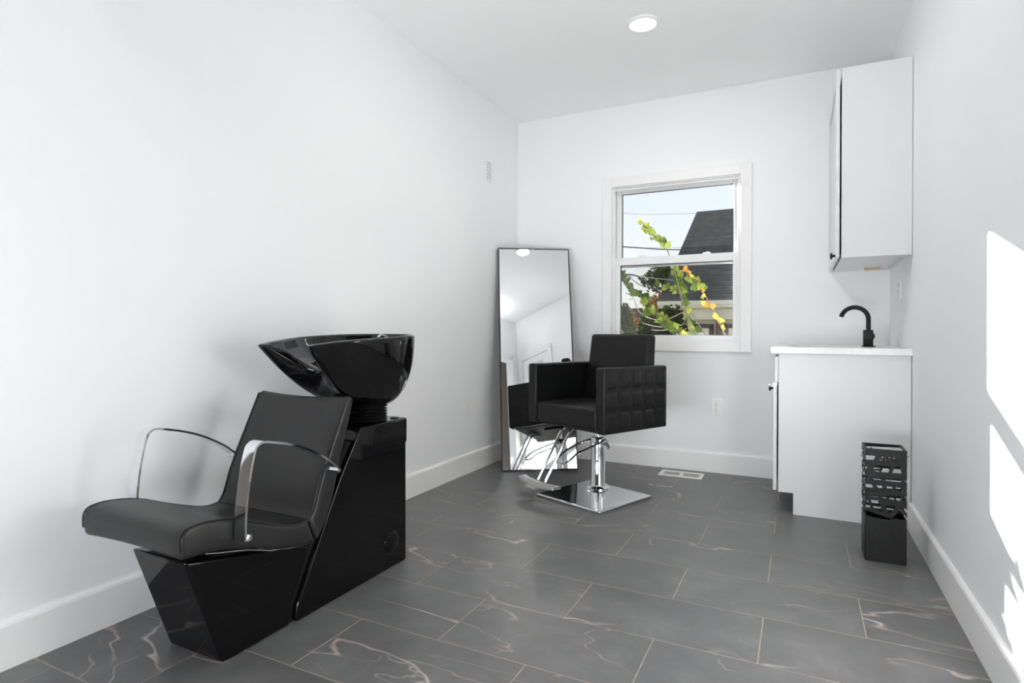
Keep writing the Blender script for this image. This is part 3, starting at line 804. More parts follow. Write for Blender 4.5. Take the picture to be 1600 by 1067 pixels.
# where the outer wall meets the neck, and the inside bottom
tilt = Matrix.Rotation(math.radians(7), 4, 'X')
def neck_pt(s, r, z, sy=1.0, cy_=0.0):
    a = 2 * math.pi * s
    return Vector((math.sin(a) * r, cy_ + math.cos(a) * r * sy, z))
loops = []
def bez(p0, p1, p2, p3, t): return p0 * (1 - t) ** 3 + 3 * p1 * t * (1 - t) ** 2 + 3 * p2 * t * t * (1 - t) + p3 * t ** 3
S = [acc[i] / acc[n] for i in range(n)]
outer_rows, inner_rows = [], []
rt = 0.011
def row_outer(t):
    L = []
    for i in range(n):
        p = rim[i]; s = S[i]; q = neck_pt(s, 0.094, 0.690); q.z += q.y * -0.12
        frontness = min(1, max(0, (-p.y - 0.05) / 0.3))
        o_ = Vector((q.x, q.y, 0)).normalized()
        pb = p + Vector((0, 0, -0.16)); qb = q + o_ * 0.085 + Vector((0, 0, 0.035))
        pf = p.lerp(q, 0.30) + Vector((0, 0, -0.055)); qf = p.lerp(q, 0.68) + Vector((0, 0, -0.078))
        p1 = pb.lerp(pf, frontness); p2 = qb.lerp(qf, frontness)
        L.append(bez(p, p1, p2, q, t))
    return L
def row_inner(t):
    L = []
    for i in range(n):
        p = rim[i]; s = S[i]
        c0 = Vector((0, -0.05, p.z)); dn = (Vector((c0.x, c0.y, 0)) - Vector((p.x, p.y, 0))).normalized()
        pi = p + dn * 0.020 * (1 + 1.3 * min(1, max(0, (-p.y - 0.18) / 0.2))) + Vector((0, 0, -0.001)); q = neck_pt(s, 0.03, 0.80, 1.0, 0.03)
        p1 = pi + Vector((0, 0, -0.09)) ; p2 = q + Vector((q.x, q.y - 0.03, 0)).normalized() * 0.10 + Vector((0, 0, -0.0))
        if p.z < 0.94: p1 = pi + dn * 0.03 + Vector((0, 0, -0.02))
        L.append(bez(pi, p1, p2, q, t))
    return L
rows = [row_outer(t) for t in (1, 0.9, 0.8, 0.7, 0.58, 0.46, 0.34, 0.22, 0.12, 0.04)]
lip = []
for i in range(n):
    c0 = Vector((0, -0.05, 0)); dn = (c0 - Vector((rim[i].x, rim[i].y, 0))).normalized()
    tf = 1 + 1.3 * min(1, max(0, (-rim[i].y - 0.18) / 0.2))
    lip.append((rim[i] + Vector((0, 0, 0.002)) + dn * 0.003 * tf, rim[i] + Vector((0, 0, 0.006)) + dn * 0.009 * tf, rim[i] + Vector((0, 0, 0.004)) + dn * 0.016 * tf))
rows += [rim] + [[l[k] for l in lip] for k in range(3)]
rows += [row_inner(t) for t in (0.0, 0.1, 0.25, 0.4, 0.55, 0.7, 0.85, 1.0)]
mb = MB()
mb.loft([[Vector((NB[0], NB[1], 0)) + p for p in L] for L in rows], True, False, False, True)
basin = part('basin', mb, M['ceramic'], wash, world=True, sub=1, angle=80)
mb = MB(); mb.lathe([(0.031, 0.0), (0.030, 0.004), (0.014, 0.005), (0.0, 0.003)], (NB[0], NB[1] + 0.03, 0.798), n=24); part('drain', mb, M['chrome'], basin, world=True)
# small chrome mixer showing above the rim
mb = MB(); mb.lathe([(0.017, -0.02), (0.018, 0.0), (0.012, 0.008), (0.0, 0.010)], (cx + 0.02, NB[1] + 0.118, 0.965), (0, -0.4, 1), 20)
mb.tube([(cx + 0.02, NB[1] + 0.118, 0.975), (cx + 0.02, NB[1] + 0.08, 0.982), (cx + 0.02, NB[1] + 0.06, 0.972)], 0.007, 10)
part('mixer_tap', mb, M['chrome'], basin, world=True)
# ribbed collar between tower and basin
mb = MB(); prof = []
for i in range(6):
    prof += [(0.083, i * 0.0165), (0.094, i * 0.0165 + 0.004), (0.0975, i * 0.0165 + 0.008), (0.094, i * 0.0165 + 0.012)]
prof.append((0.083, 0.099))
ax = Vector((0, 0.0, 1))
q = MB(); q.lathe(prof, (0, 0, 0), ax, 40)
mb.smooth = q.smooth; mb.f = q.f
mb.v = []
for x, y, z in q.v:
    f = z / 0.099
    mb.v.append((NB[0] + x, NB[1] + y, 0.618 + z * 0.76 - y * 0.12 * f))
part('bellows', mb, M['rubber'], wash, world=True, angle=60)

# ------------------------------------------------------------------ styling chair
SA = -0.468
sty = thing('styling_chair', 'black quilted styling chair on a chrome square base by the mirror', 'salon chair', (-1.124, 3.452, 0), (0, 0, SA))
w2, d2, zb, zt, at = 0.3285, 0.2685, 0.435, 0.802, 0.068
def lp(name, boxes, mat, parent=sty, bevel=0.0, seg=2, **k):
    mb = MB()
    for b in boxes: mb.box(*b)
    return part(name, mb, mat, parent, bevel=bevel, seg=seg, **k)
def quilt(u, sgn):
    """puffed 5 x 3 quilting on the outside of an arm, facing sgn*x"""
    nx, nz, sub = 5, 3, 10
    y0, y1, z0, z1 = -d2 + 0.012, d2 - 0.008, zb + 0.008, zt - 0.010
    mb = MB(); NX, NZ = nx * sub, nz * sub; vs = []
    for j in range(NZ + 1):
        for i in range(NX + 1):
            di = min(i % sub, sub - i % sub) / sub; dj = min(j % sub, sub - j % sub) / sub
            p = (1 - (1 - min(1, 3.2 * di)) ** 2) * (1 - (1 - min(1, 3.2 * dj)) ** 2)
            vs.append((u + sgn * (-0.003 + 0.0085 * p), y0 + (y1 - y0) * i / NX, z0 + (z1 - z0) * j / NZ))
    fs = []
    for j in range(NZ):
        for i in range(NX):
            k = j * (NX + 1) + i; fs.append((k, k + 1, k + NX + 2, k + NX + 1))
    mb.add(vs, fs, True)
    return mb
for sgn in (1, -1):
    a = lp('arm', [(min(sgn * w2, sgn * (w2 - at)), max(sgn * w2, sgn * (w2 - at)), -d2, d2, zb, zt)], M['leather_chair'], bevel=0.012, seg=3)
    part('quilted_panel', quilt(sgn * w2, sgn), M['leather_chair'], a, angle=180)
    # stitched seam round the front edge
    mb = MB(); mb.tube([(sgn * (w2 - 0.003), -d2 + 0.004, zb + 0.01), (sgn * (w2 - 0.003), -d2 + 0.004, zt - 0.006)], 0.003, 6); part('piping', mb, M['leather_chair'], a)
wi = w2 - at - 0.002
lp('seat', [(-wi, wi, -d2 + 0.006, d2 - 0.05, zb + 0.010, 0.568)], M['leather_chair'], bevel=0.016, seg=4)
mb = MB()
b0, b1 = 0.140, 0.205
mb.hexa([(-wi + 0.004, b0, 0.56), (wi - 0.004, b0, 0.56), (wi - 0.004, b1 + 0.03, 0.45), (-wi + 0.004, b1 + 0.03, 0.45),
         (-wi + 0.012, b1 - 0.005, 0.988), (wi - 0.012, b1 - 0.005, 0.988), (wi - 0.012, b1 + 0.066, 0.984), (-wi + 0.012, b1 + 0.066, 0.984)])
part('backrest', mb, M['leather_chair'], sty, bevel=0.018, seg=4)
lp('seat_underside', [(-w2 + at, w2 - at, -d2 + 0.03, d2 - 0.03, zb - 0.002, zb + 0.012)], M['rubber'])
ccu, ccv = -0.055, 0.075
lp('mounting_plate', [(ccu - 0.10, ccu + 0.10, ccv - 0.10, ccv + 0.10, zb - 0.014, zb - 0.003)], M['rubber'], bevel=0.002)
mb = MB(); mb.lathe([(0.019, 0.33), (0.019, zb - 0.004)], (ccu, ccv, 0), n=24); part('piston', mb, M['chrome'], sty)
mb = MB(); mb.lathe([(0.074, 0.018), (0.074, 0.026), (0.066, 0.034), (0.050, 0.036), (0.0445, 0.045), (0.0445, 0.268), (0.048, 0.270), (0.048, 0.338), (0.044, 0.344), (0.0, 0.344)], (ccu, ccv, 0), n=40); part('column', mb, M['chrome'], sty)
# square base plate, turned a little against the seat
pr = -0.38 - SA
pl = lp('base_plate', [(-0.245, 0.245, -0.245, 0.245, 0.0, 0.018)], M['chrome'], bevel=0.006, seg=3)
pl.location = (0.040, -0.055, 0); pl.rotation_euler = (0, 0, pr)
# pump lever: two rods joined in a loop
piv = 0.305
for s_ in (-1, 1):
    pts = catmull([(ccu + s_ * 0.055, ccv + 0.012, piv + 0.012), (ccu + s_ * 0.058, ccv - 0.06, piv + 0.004), (ccu + s_ * 0.056, ccv - 0.17, piv - 0.022), (ccu + s_ * 0.052, ccv - 0.235, piv - 0.040), (ccu + s_ * 0.046, ccv - 0.30, piv - 0.078)] + ([(ccu, ccv - 0.318, piv - 0.088)] if True else []), 6)
    mb = MB(); mb.tube(pts, 0.0065, 10); part('pump_lever', mb, M['chrome'], sty)
mb = MB()
mb.lathe([(0.016, 0), (0.018, 0.004), (0.018, 0.018), (0.010, 0.022)], (ccu + 0.046, ccv, piv + 0.008), (1, 0, 0), 20)
mb.bar((ccu + 0.060, ccv + 0.0, piv + 0.025), (ccu + 0.060, ccv + 0.03, piv - 0.035), 0.020, 0.012, (0, 1, 0.3))
part('lever_pivot', mb, M['chrome'], sty)
# footrest
ft = empty('footrest', (ccu - 0.045, 0, 0)); ft.parent = sty
for s_ in (-1, 1):
    pts = catmull([(0.06 + s_ * 0.037, -0.12, zb - 0.010), (0.055 + s_ * 0.037, -0.18, zb - 0.014), (0.05 + s_ * 0.037, -0.215, zb - 0.045), (0.022 + s_ * 0.035, -0.28, 0.25), (-0.006 + s_ * 0.034, -0.345, 0.113)], 5)
    mb = MB(); mb.tube(pts, 0.008, 10); part('rod', mb, M['chrome'], ft)
mb = MB(); loops = []
for i in range(15):
    x = -0.195 + 0.345 * i / 14; yb_ = -0.345 - 0.050 * (1 - (x / 0.195) ** 2) ; hgt = 0.017
    loops.append([(x, yb_ - 0.030, 0.094), (x, yb_ - 0.026, 0.094 + hgt), (x, yb_ + 0.034, 0.096 + hgt), (x, yb_ + 0.038, 0.094)])
mb.loft(loops, True, True, True, False); part('tread', mb, M['brushed'], ft, bevel=0.003)
mb = MB()
for i in range(3):
    rr = []
    for j in range(15):
        x = -0.185 + 0.325 * j / 14; rr.append((x, -0.362 + i * 0.016 - 0.050 * (1 - (x / 0.195) ** 2), 0.1125))
    mb.tube(rr, 0.0025, 6)
part('tread_ribs', mb, M['brushed'], ft)
lp('bracket', [(-0.05, 0.03, -0.44, -0.385, 0.078, 0.094)], M['brushed'], parent=ft, bevel=0.003)

# ------------------------------------------------------------------ outside the window
GZ = -1.3
M['grass'] = textured('dry lawn', (0.035, 0.040, 0.018), (0.055, 0.052, 0.028), 3, 0.9, bstr=0.3, bscale=12)
mb = MB(); mb.add([(-60, YB + 0.3, GZ), (60, YB + 0.3, GZ), (60, 120, GZ), (-60, 120, GZ)], [(0, 1, 2, 3)])
structure('ground', mb, M['grass'])

def shingle_mat():
    m = textured('dark asphalt shingle', (0.048, 0.045, 0.040), (0.085, 0.080, 0.070), 4, 0.85, detail=6)
    return m
M['shingle'] = shingle_mat()
M['siding'] = textured('cream house siding', (0.46, 0.43, 0.36), (0.52, 0.48, 0.40), 1.5, 0.7)
M['fascia'] = textured('cream fascia board', (0.62, 0.60, 0.52), (0.68, 0.65, 0.57), 3, 0.6)
M['darkglass'] = textured('dark house window glass', (0.10, 0.12, 0.12), (0.16, 0.18, 0.18), 1.0, 0.08)
M['whiteframe'] = textured('weathered white frame', (0.7, 0.7, 0.66), (0.75, 0.75, 0.7), 8, 0.6)
M['darkpost'] = textured('dark brown post', (0.05, 0.035, 0.025), (0.07, 0.05, 0.035), 10, 0.8)
house = thing('house', 'neighbouring house with dark shingle roof and cream eave outside the window', 'house', (-3.0, 14.0, GZ))
x0, x1, ye, ze, yr, zr = -3.02, 8.0, 14.0, 1.74, 19.8, 4.95
mb = MB(); nc = 44
for i in range(nc):
    a, b = i / nc, (i + 1) / nc
    ya, za = ye + (yr - ye) * a, ze + (zr - ze) * a; yb2, zb2 = ye + (yr - ye) * b, ze + (zr - ze) * b
    mb.hexa([(x0, ya, za - 0.03), (x1, ya, za - 0.03), (x1, yb2, zb2 - 0.03), (x0, yb2, zb2 - 0.03), (x0, ya, za + 0.03), (x1, ya, za + 0.03), (x1, yb2, zb2 + 0.002), (x0, yb2, zb2 + 0.002)])
mb.hexa([(x0, yr, zr - 0.1), (x1, yr, zr - 0.1), (x1, yr + 6, 1.6), (x0, yr + 6, 1.6), (x0, yr, zr), (x1, yr, zr), (x1, yr + 6, 1.7), (x0, yr + 6, 1.7)])
part('roof', mb, M['shingle'], house, world=True)
mb = MB(); mb.box(x0, x1, ye - 0.06, ye, 1.58, 1.72); mb.box(x0, x1, ye - 0.13, ye - 0.06, 1.64, 1.73); mb.box(x0, x1, ye, ye + 0.4, 1.56, 1.60)
mb.box(x0, x1, ye + 0.25, ye + 0.41, 1.30, 1.56)
part('gutter', mb, M['fascia'], house, world=True, label='cream gutter and eave board')
mb = MB()
nb = 16
for i in range(nb):
    z0_, z1_ = GZ + (1.58 - GZ) * i / nb, GZ + (1.58 - GZ) * (i + 1) / nb
    mb.hexa([(-2.60, 14.40, z0_), (7.6, 14.40, z0_), (7.6, 14.6, z0_), (-2.60, 14.6, z0_), (-2.60, 14.42, z1_), (7.6, 14.42, z1_), (7.6, 14.6, z1_), (-2.60, 14.6, z1_)])
part('wall', mb, M['siding'], house, world=True)
mb = MB(); mb.prism([(14.6, GZ), (25.6, GZ), (25.6, 1.6), (19.8, 4.8), (14.6, 1.9)], lambda y, z: (-2.55, y, z), lambda y, z: (-2.45, y, z)); part('gable', mb, M['siding'], house, world=True)
for wx, ww in ((-2.12, 0.62), (-1.30, 0.55)):
    mb = MB(); mb.box(wx - ww / 2, wx - ww / 2 + 0.10, 14.34, 14.41, -0.4, 1.15); mb.box(wx + ww / 2 - 0.10, wx + ww / 2, 14.34, 14.41, -0.4, 1.15); mb.box(wx - ww / 2, wx + ww / 2, 14.34, 14.41, 1.10, 1.20)
    f = part('window', mb, M['darkpost'], house, world=True)
    mb = MB(); mb.box(wx - ww / 2 + 0.10, wx + ww / 2 - 0.10, 14.37, 14.395, -0.4, 1.10); part('pane', mb, M['whiteframe'], f, world=True)
mb = MB(); mb.box(-1.72, -1.60, 14.05, 14.17, GZ, 1.35); part('post', mb, M['darkpost'], house, world=True)

# far house on the left
M['greyside'] = textured('grey weathered siding', (0.22, 0.23, 0.22), (0.28, 0.28, 0.26), 2, 0.8)
def out_pt(px, py, Y):
    """point of the outdoor plane y=Y behind a place seen in the window"""
    d = _f + _r2 * ((px - 800) / 910.46) - _u2 * ((py - 520.38) / 910.46)
    return Vector((0, 0, 1)) + d * (Y / d.y)
YS = 28.0
sx0, sx1, sz = out_pt(984, 494, YS).x, out_pt(1016, 494, YS).x, out_pt(1000, 496, YS).z
shed = thing('shed', 'small grey sided shed far behind the vine, low at the left of the window', 'shed', ((sx0 + sx1) / 2, YS, GZ))
mb = MB(); nb_ = 10; hh = (sz - GZ) / nb_
for i in range(nb_):
    z0_ = GZ + i * hh
    mb.hexa([(sx0, YS, z0_), (sx1, YS, z0_), (sx1, YS + 0.3, z0_), (sx0, YS + 0.3, z0_), (sx0, YS + 0.04, z0_ + hh), (sx1, YS + 0.04, z0_ + hh), (sx1, YS + 0.3, z0_ + hh), (sx0, YS + 0.3, z0_ + hh)])
mb.box(sx0, sx1, YS + 0.3, YS + 2.2, GZ, sz)
part('wall', mb, M['greyside'], shed, world=True)
mb = MB(); mb.prism([(YS - 0.2, sz), (YS + 2.4, sz), (YS + 1.1, sz + 0.5)], lambda y, z: (sx0 - 0.15, y, z), lambda y, z: (sx1 + 0.15, y, z)); part('roof', mb, M['shingle'], shed, world=True)

def leaf_mat(name, c, tr):
    m = bpy.data.materials.new(name); m.use_nodes = True; t = m.node_tree
    t.nodes.remove(t.nodes['Principled BSDF'])
    oi = t.nodes.new('ShaderNodeObjectInfo'); tc = t.nodes.new('ShaderNodeTexCoord'); nz = t.nodes.new('ShaderNodeTexNoise'); nz.inputs['Scale'].default_value = 14
    t.links.new(tc.outputs['Object'], nz.inputs['Vector'])
    mr = t.nodes.new('ShaderNodeMapRange'); mr.inputs['To Min'].default_value = 0.6; mr.inputs['To Max'].default_value = 1.35; t.links.new(nz.outputs['Fac'], mr.inputs['Value'])
    def col(c):
        mx = t.nodes.new('ShaderNodeMix'); mx.data_type = 'RGBA'; mx.blend_type = 'MULTIPLY'; mx.inputs['Factor'].default_value = 1
        mx.inputs['A'].default_value = (*c, 1); t.links.new(mr.outputs[0], mx.inputs['B']); return mx.outputs['Result']
    d = t.nodes.new('ShaderNodeBsdfDiffuse'); t.links.new(col(c), d.inputs[0])
    l = t.nodes.new('ShaderNodeBsdfTranslucent'); t.links.new(col(tr), l.inputs[0])
    a = t.nodes.new('ShaderNodeAddShader'); t.links.new(d.outputs[0], a.inputs[0]); t.links.new(l.outputs[0], a.inputs[1])
    t.links.new(a.outputs[0], t.nodes['Material Output'].inputs[0])
    return m
LM = {'green': leaf_mat('vine leaf green', (0.04, 0.06, 0.015), (0.0021, 0.0029, 0.0006)),
      'lime': leaf_mat('vine leaf lime', (0.09, 0.11, 0.02), (0.0050, 0.0049, 0.0008)),
      'yellow': leaf_mat('vine leaf yellow', (0.26, 0.22, 0.03), (0.0074, 0.0052, 0.0008)),
      'orange': leaf_mat('vine leaf orange', (0.24, 0.10, 0.02), (0.0060, 0.0026, 0.0006)),
      'dark': leaf_mat('vine leaf dark', (0.02, 0.035, 0.01), (0.0008, 0.0014, 0.0003))}
M['stem'] = textured('brown vine stem', (0.035, 0.027, 0.018), (0.06, 0.045, 0.03), 30, 0.8)
M['paletwig'] = textured('pale bare twig', (0.11, 0.09, 0.075), (0.20, 0.17, 0.14), 20, 0.8)
M['rustem'] = textured('rust red vine stem', (0.07, 0.035, 0.02), (0.10, 0.05, 0.025), 20, 0.8)
def leaf_mesh(mat):
    # heart-shaped, folded along the midrib
    o = [(0, 0), (0.30, -0.14), (0.48, 0.10), (0.42, 0.42), (0.22, 0.74), (0, 1.0)]
    vs = [(x, y, 0.22 * abs(x) - 0.10 * y * y) for x, y in o] + [(-x, y, 0.22 * abs(x) - 0.10 * y * y) for x, y in o[1:5]] + [(0, 0.4, -0.02)]
    fs = [(0, 1, 10), (1, 2, 10), (2, 3, 10), (3, 4, 10), (4, 5, 10), (5, 9, 10), (9, 8, 10), (8, 7, 10), (7, 6, 10), (6, 0, 10)]
    mb = MB(); mb.add(vs, fs, True); return mesh('leaf', mb, mat, 180)
LMesh = {k: leaf_mesh(v) for k, v in LM.items()}
vine = thing('climbing_vine', 'yellowing climbing vine with heart shaped leaves just outside the window', 'vine', (-0.9, 5.25, GZ))
VL = Vector(vine.location)
def stem(pxs, Y, r0, r1, mat):
    r = random.Random(len(pxs) * 31 + int(pxs[0][0]))
    P = [out_pt(x, y, Y + r.uniform(-0.05, 0.05)) - VL for x, y in pxs]
    P = catmull(P, 4); n_ = len(P)
    mb = MB(); mb.tube(P, [r0 + (r1 - r0) * i / (n_ - 1) for i in range(n_)], 6)
    return part('stem', mb, mat, vine), P
def leaves(st, P, count, kinds, size, t0=0.0, t1=1.0, spread=0.03, mode='wild', seed=1, side=None):
    r = random.Random(seed)
    for i in range(count):
        t = t0 + (t1 - t0) * (i + 0.5 * r.random()) / max(1, count)
        k = min(len(P) - 2, int(t * (len(P) - 1))); p = P[k].lerp(P[k + 1], t * (len(P) - 1) - k)
        o = bpy.data.objects.new('leaf', LMesh[r.choice(kinds)]); COL.objects.link(o); o.parent = st
        s = size * 0.82 * r.uniform(0.7, 1.25)
        o.scale = (s, s, s)
        o.location = p + Vector((r.uniform(-spread, spread), r.uniform(-spread, spread), r.uniform(-spread, spread))) * 0.6
        if mode == 'ladder':
            sd = 1 if i % 2 else -1
            if side: sd = side
            o.rotation_euler = Euler((math.radians(90 + r.uniform(-25, 25)), 0, 0)).to_matrix().to_4x4().to_euler()
            q = Matrix.Rotation(r.uniform(-0.4, 0.4), 4, 'Z') @ Matrix.Rotation(math.radians(90), 4, 'X') @ Matrix.Rotation(math.radians(sd * -105 + r.uniform(-25, 25)), 4, 'Z')
            o.rotation_euler = q.to_euler()
        else:
            q = Matrix.Rotation(r.uniform(-0.9, 0.9), 4, 'Z') @ Matrix.Rotation(math.radians(90 + r.uniform(-35, 35)), 4, 'X') @ Matrix.Rotation(r.uniform(0, 6.28), 4, 'Z')
            o.rotation_euler = q.to_euler()
a, P = stem([(1096, 945), (1084, 560), (1066, 470), (1052, 418), (1044, 394), (1033, 378), (1020, 366), (1010, 354), (1001, 345)], 5.2, 0.006, 0.003, M['stem'])
leaves(a, P, 26, ['lime', 'lime', 'yellow', 'green'], 0.060, 0.52, 1.0, 0.035, seed=2)
a, P = stem([(960, 425), (974, 433), (988, 449), (1003, 464), (1014, 477), (1026, 490), (1040, 504), (1052, 520), (1064, 560)], 5.15, 0.007, 0.005, M['stem'])
leaves(a, P, 26, ['green', 'green', 'dark'], 0.072, 0.0, 0.5, 0.03, seed=3)
leaves(a, P, 22, ['lime', 'green', 'lime', 'yellow'], 0.085, 0.42, 0.85, 0.05, seed=4)
a, P = stem([(1100, 945), (1092, 640), (1084, 545), (1078, 520), (1072, 495), (1067, 470), (1062, 448), (1058, 430), (1055, 418)], 5.25, 0.006, 0.003, M['stem'])
leaves(a, P, 17, ['green', 'lime', 'green'], 0.082, 0.36, 0.86, 0.010, 'ladder', 5, side=1)
leaves(a, P, 16, ['green', 'green', 'dark', 'lime'], 0.058, 0.80, 1.0, 0.04, seed=6)
a, P = stem([(1162, 590), (1133, 524), (1122, 500), (1112, 480), (1102, 462), (1092, 447), (1080, 433), (1072, 424), (1066, 414)], 5.2, 0.006, 0.003, M['rustem'])
leaves(a, P, 18, ['orange', 'yellow', 'orange', 'lime'], 0.050, 0.45, 1.0, 0.05, seed=7)
leaves(a, P, 7, ['lime', 'yellow', 'green'], 0.070, 0.55, 0.68, 0.07, seed=17)
leaves(a, P, 5, ['orange', 'yellow'], 0.075, 0.20, 0.45, 0.06, seed=8)
a, P = stem([(1066, 458), (1053, 452), (1040, 449), (1026, 446)], 5.22, 0.004, 0.002, M['stem'])
leaves(a, P, 10, ['lime', 'lime', 'green'], 0.060, 0.2, 1.0, 0.03, seed=9)
a, P = stem([(1090, 580), (1075, 530), (1062, 520), (1050, 508)], 5.1, 0.006, 0.003, M['stem'])
leaves(a, P, 12, ['lime', 'green', 'yellow'], 0.075, 0.3, 1.0, 0.06, seed=10)
a, P = stem([(1100, 580), (1088, 530), (1084, 515), (1080, 500)], 5.3, 0.005, 0.003, M['stem'])
leaves(a, P, 9, ['dark', 'green'], 0.070, 0.35, 1.0, 0.04, seed=12)
# bare looping twigs
stem([(978, 458), (988, 462), (993, 474), (998, 486), (1008, 494), (1022, 499), (1035, 500), (1050, 496), (1066, 488)], 5.35, 0.007, 0.004, M['paletwig'])
stem([(1005, 505), (1020, 509), (1035, 511), (1052, 511), (1070, 506)], 5.4, 0.005, 0.003, M['paletwig'])
stem([(1018, 515), (1030, 516), (1045, 515), (1056, 512)], 5.4, 0.004, 0.003, M['paletwig'])
stem([(1072, 478), (1083, 494), (1094, 510), (1106, 530)], 5.3, 0.005, 0.005, M['darkpost'])
stem([(983, 468), (990, 465), (985, 458), (981, 459)], 5.4, 0.003, 0.002, M['darkpost'])

# overhead cables
M['cable'] = textured('grey cable', (0.07, 0.09, 0.10), (0.09, 0.11, 0.12), 5, 0.6)
M['palecable'] = textured('pale cable', (0.45, 0.48, 0.5), (0.5, 0.52, 0.54), 5, 0.5)
def cable(pxs, Y, r, mat, label):
    P = catmull([out_pt(x, y, Y) for x, y in pxs], 4)
    mb = MB(); mb.tube(P, r, 5); o = part('cable', mb, mat); tag(o, label, 'cable'); return o
def rake_pt(px):
    # point of the house's left roof edge that stands at picture column px
    k = (out_pt(px, 400, 10).x) / 10
    y = x0_rake / k
    return Vector((x0_rake, y, 1.74 + (y - 14.0) * 3.21 / 5.8 + 0.03))
x0_rake = -3.02
def roof_pt(px, py):
    q = out_pt(px, py, 1.0); sl_ = q.z - 1.0
    y = 7.008 / (0.5534 - sl_)
    return out_pt(px, py, y)
pl1 = out_pt(880, 425, 11.3)
def pole(label, base, h):
    t = thing('utility_pole', label, 'pole', base)
    mb = MB(); mb.tube([(0, 0, 0), (0, 0, h)], 0.09, 10); part('post', mb, M['darkpost'], t)
    mb = MB(); mb.box(-0.5, 0.5, -0.05, 0.05, h - 0.45, h - 0.35); part('crossarm', mb, M['darkpost'], t)
pole('wooden utility pole left of the window view', (pl1.x, pl1.y, GZ), 4.6)
pole('far wooden utility pole well to the left, at the end of the pale wires', (-12.0, 30.0, GZ), 9.6)
pole('far wooden utility pole hidden behind the neighbouring house', (4.0, 30.0, GZ), 9.2)
def cable2(P, r, mat, label):
    mb = MB(); mb.tube(catmull(P, 5), r, 5); o = part('cable', mb, mat); tag(o, label, 'cable'); return o
top = lambda z: Vector((pl1.x, pl1.y, z))
cable2([Vector((-12, 30, out_pt(700, 331, 30).z)), out_pt(971, 333, 30), out_pt(1088, 333.5, 30), Vector((4, 30, out_pt(1250, 336, 30).z))], 0.014, M['palecable'], 'thin pale wire crossing the sky level with the roof ridge')
cable2([Vector((-12, 30, out_pt(700, 386, 30).z)), out_pt(971, 385.5, 30), out_pt(1066, 386.5, 30), Vector((4, 30, out_pt(1250, 389, 30).z))], 0.012, M['palecable'], 'thin pale wire just above the thick grey cable')
cable2([top(out_pt(880, 381, 11.3).z), out_pt(971, 385.5, 12.5), out_pt(1012, 388.2, 13.5), out_pt(1040, 389.8, 14.6), rake_pt(1065) - Vector((0, 0, 0.10))], 0.015, M['cable'], 'thick grey cable crossing the sky just above the middle sash rail')
cable2([top(out_pt(880, 426, 11.3).z), out_pt(975, 428.5, 12), out_pt(994, 430.5, 12.6), out_pt(1005, 437, 13), out_pt(1017, 447, 13.5), out_pt(1024, 451.5, 13.8), rake_pt(1037) - Vector((0, 0, 0.06))], 0.016, M['cable'], 'dark cable curving down at the left of the lower sash')
cable2([top(out_pt(880, 423, 11.3).z), out_pt(975, 431, 12), out_pt(988, 437, 12.6), out_pt(1000, 445, 13), out_pt(1014, 449.5, 13.5), out_pt(1026, 453, 13.8), rake_pt(1035) - Vector((0, 0, 0.08))], 0.010, M['cable'], 'thin dark cable curving below the thicker one in the lower sash')
cable2([top(out_pt(880, 424, 11.3).z), out_pt(975, 430, 12.2), out_pt(1000, 432.5, 13), out_pt(1030, 435.5, 13.4), roof_pt(1068, 440)], 0.010, M['palecable'], 'pale wire running to the roof edge in the lower sash')

# trees beyond
def leafmass(name, crowns, mat, parent, n_, size, seed):
    r = random.Random(seed); mb = MB()
    for c, rad, cnt in crowns:
        for i in range(cnt):
            d = Vector((r.gauss(0, 1), r.gauss(0, 1), r.gauss(0, 1))).normalized() * (r.random() ** 0.4)
            p = Vector(c) + Vector((d.x * rad[0], d.y * rad[1], d.z * rad[2]))
            u = Vector((r.gauss(0, 1), r.gauss(0, 1), r.gauss(0, 1))).normalized(); v = u.orthogonal().normalized()
            s = size * r.uniform(0.6, 1.4)
            mb.add([p, p + u * s + v * s * 0.4, p + v * s, p - u * s * 0.5 + v * s * 0.5], [(0, 1, 2, 3)])
    return part('foliage', mb, mat, parent, world=True, kind='stuff')
def tree(label, base, top, crowns, mat, size, seed, name='tree', cat='tree'):
    t = thing(name, label, cat, base)
    mb = MB(); b = Vector(base); tp = Vector(top)
    P = [b, b.lerp(tp, 0.4) + Vector((0.05, 0, 0)), b.lerp(tp, 0.75) + Vector((-0.05, 0.05, 0)), tp]
    mb.tube(P, [0.14, 0.11, 0.08, 0.03], 8); part('trunk', mb, M['stem'], t, world=True)
    leafmass('foliage', crowns, mat, t, 0, size, seed)
    return t
DK = leaf_mat('far evergreen foliage', (0.035, 0.045, 0.018), (0.0035, 0.004, 0.001))
OR = leaf_mat('far autumn foliage', (0.16, 0.08, 0.03), (0.010, 0.005, 0.0015))
HG = leaf_mat('hedge foliage', (0.03, 0.04, 0.016), (0.002, 0.003, 0.0006))
c = lambda px, py, Y: tuple(out_pt(px, py, Y))
p = out_pt(1036, 436, 22)
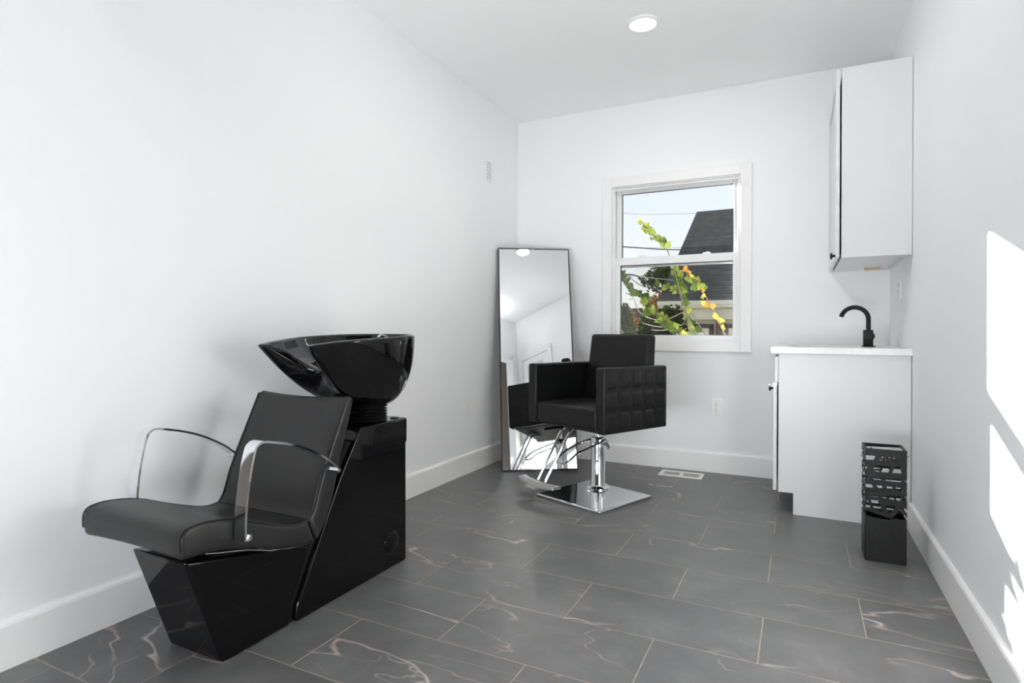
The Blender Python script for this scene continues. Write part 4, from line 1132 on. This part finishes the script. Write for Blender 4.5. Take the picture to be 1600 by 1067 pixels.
tree('dark leafy tree rising beside the neighbour roof edge', (p.x, p.y, GZ), (p.x, p.y, p.z),
     [(c(1018, 436, 22), (0.42, 0.6, 0.32), 260), (c(1032, 426, 22), (0.5, 0.6, 0.35), 320), (c(1050, 424, 22), (0.5, 0.6, 0.4), 320), (c(1045, 442, 22), (0.5, 0.6, 0.4), 260), (c(1060, 450, 22), (0.6, 0.6, 0.6), 200), (c(1022, 448, 22), (0.25, 0.4, 0.25), 70)], DK, 0.085, 3)
p = out_pt(1030, 480, 20)
tree('rust brown tree below the dark tree outside the window', (p.x, p.y, GZ), (p.x, p.y, p.z),
     [(c(1030, 470, 20), (0.25, 0.4, 0.4), 170), (c(1022, 480, 20), (0.3, 0.4, 0.35), 190), (c(1036, 490, 20), (0.4, 0.4, 0.6), 240)], OR, 0.075, 5)
p = out_pt(979, 500, 19)
tree('dark conifer at the far left edge of the window view', (p.x, p.y, GZ), (p.x, p.y, out_pt(979, 476, 19).z),
     [(c(977, 484, 19), (0.14, 0.2, 0.25), 130), (c(977, 497, 19), (0.24, 0.3, 0.4), 260), (c(978, 515, 19), (0.32, 0.4, 0.6), 420)], DK, 0.075, 6)
p = out_pt(989, 505, 21)
tree('small orange autumn tree in front of the grey shed', (p.x, p.y, GZ), (p.x, p.y, out_pt(989, 490, 21).z),
     [(c(987, 493, 21), (0.16, 0.2, 0.16), 60), (c(990, 503, 21), (0.2, 0.2, 0.22), 70), (c(986, 514, 21), (0.2, 0.2, 0.25), 60)], OR, 0.08, 7)
p = out_pt(1040, 510, 12.6)
tree('dark overgrown bush below the cream eave', (p.x, p.y, GZ), (p.x, p.y, out_pt(1040, 500, 12.6).z),
     [(c(1047, 492, 12.8), (0.30, 0.4, 0.22), 260), (c(1030, 505, 12.6), (0.42, 0.4, 0.3), 360), (c(1052, 512, 12.6), (0.42, 0.4, 0.35), 420), (c(1020, 518, 12.4), (0.35, 0.3, 0.3), 260), (c(1035, 535, 12.4), (0.7, 0.3, 0.45), 420)], HG, 0.065, 8, 'bush', 'bush')
tree('unseen tall dark evergreen left of the window view, added to shade half the window', (-3.95, 10.6, GZ), (-3.95, 10.6, 4.6),
     [((-3.95, 10.6, 3.6), (0.52, 0.45, 0.95), 900), ((-3.93, 10.6, 3.0), (0.50, 0.45, 0.5), 500), ((-4.0, 10.6, 1.6), (0.7, 0.6, 1.0), 500)], HG, 0.13, 9)  # out-of-view tree added to block the sun from the window's left half
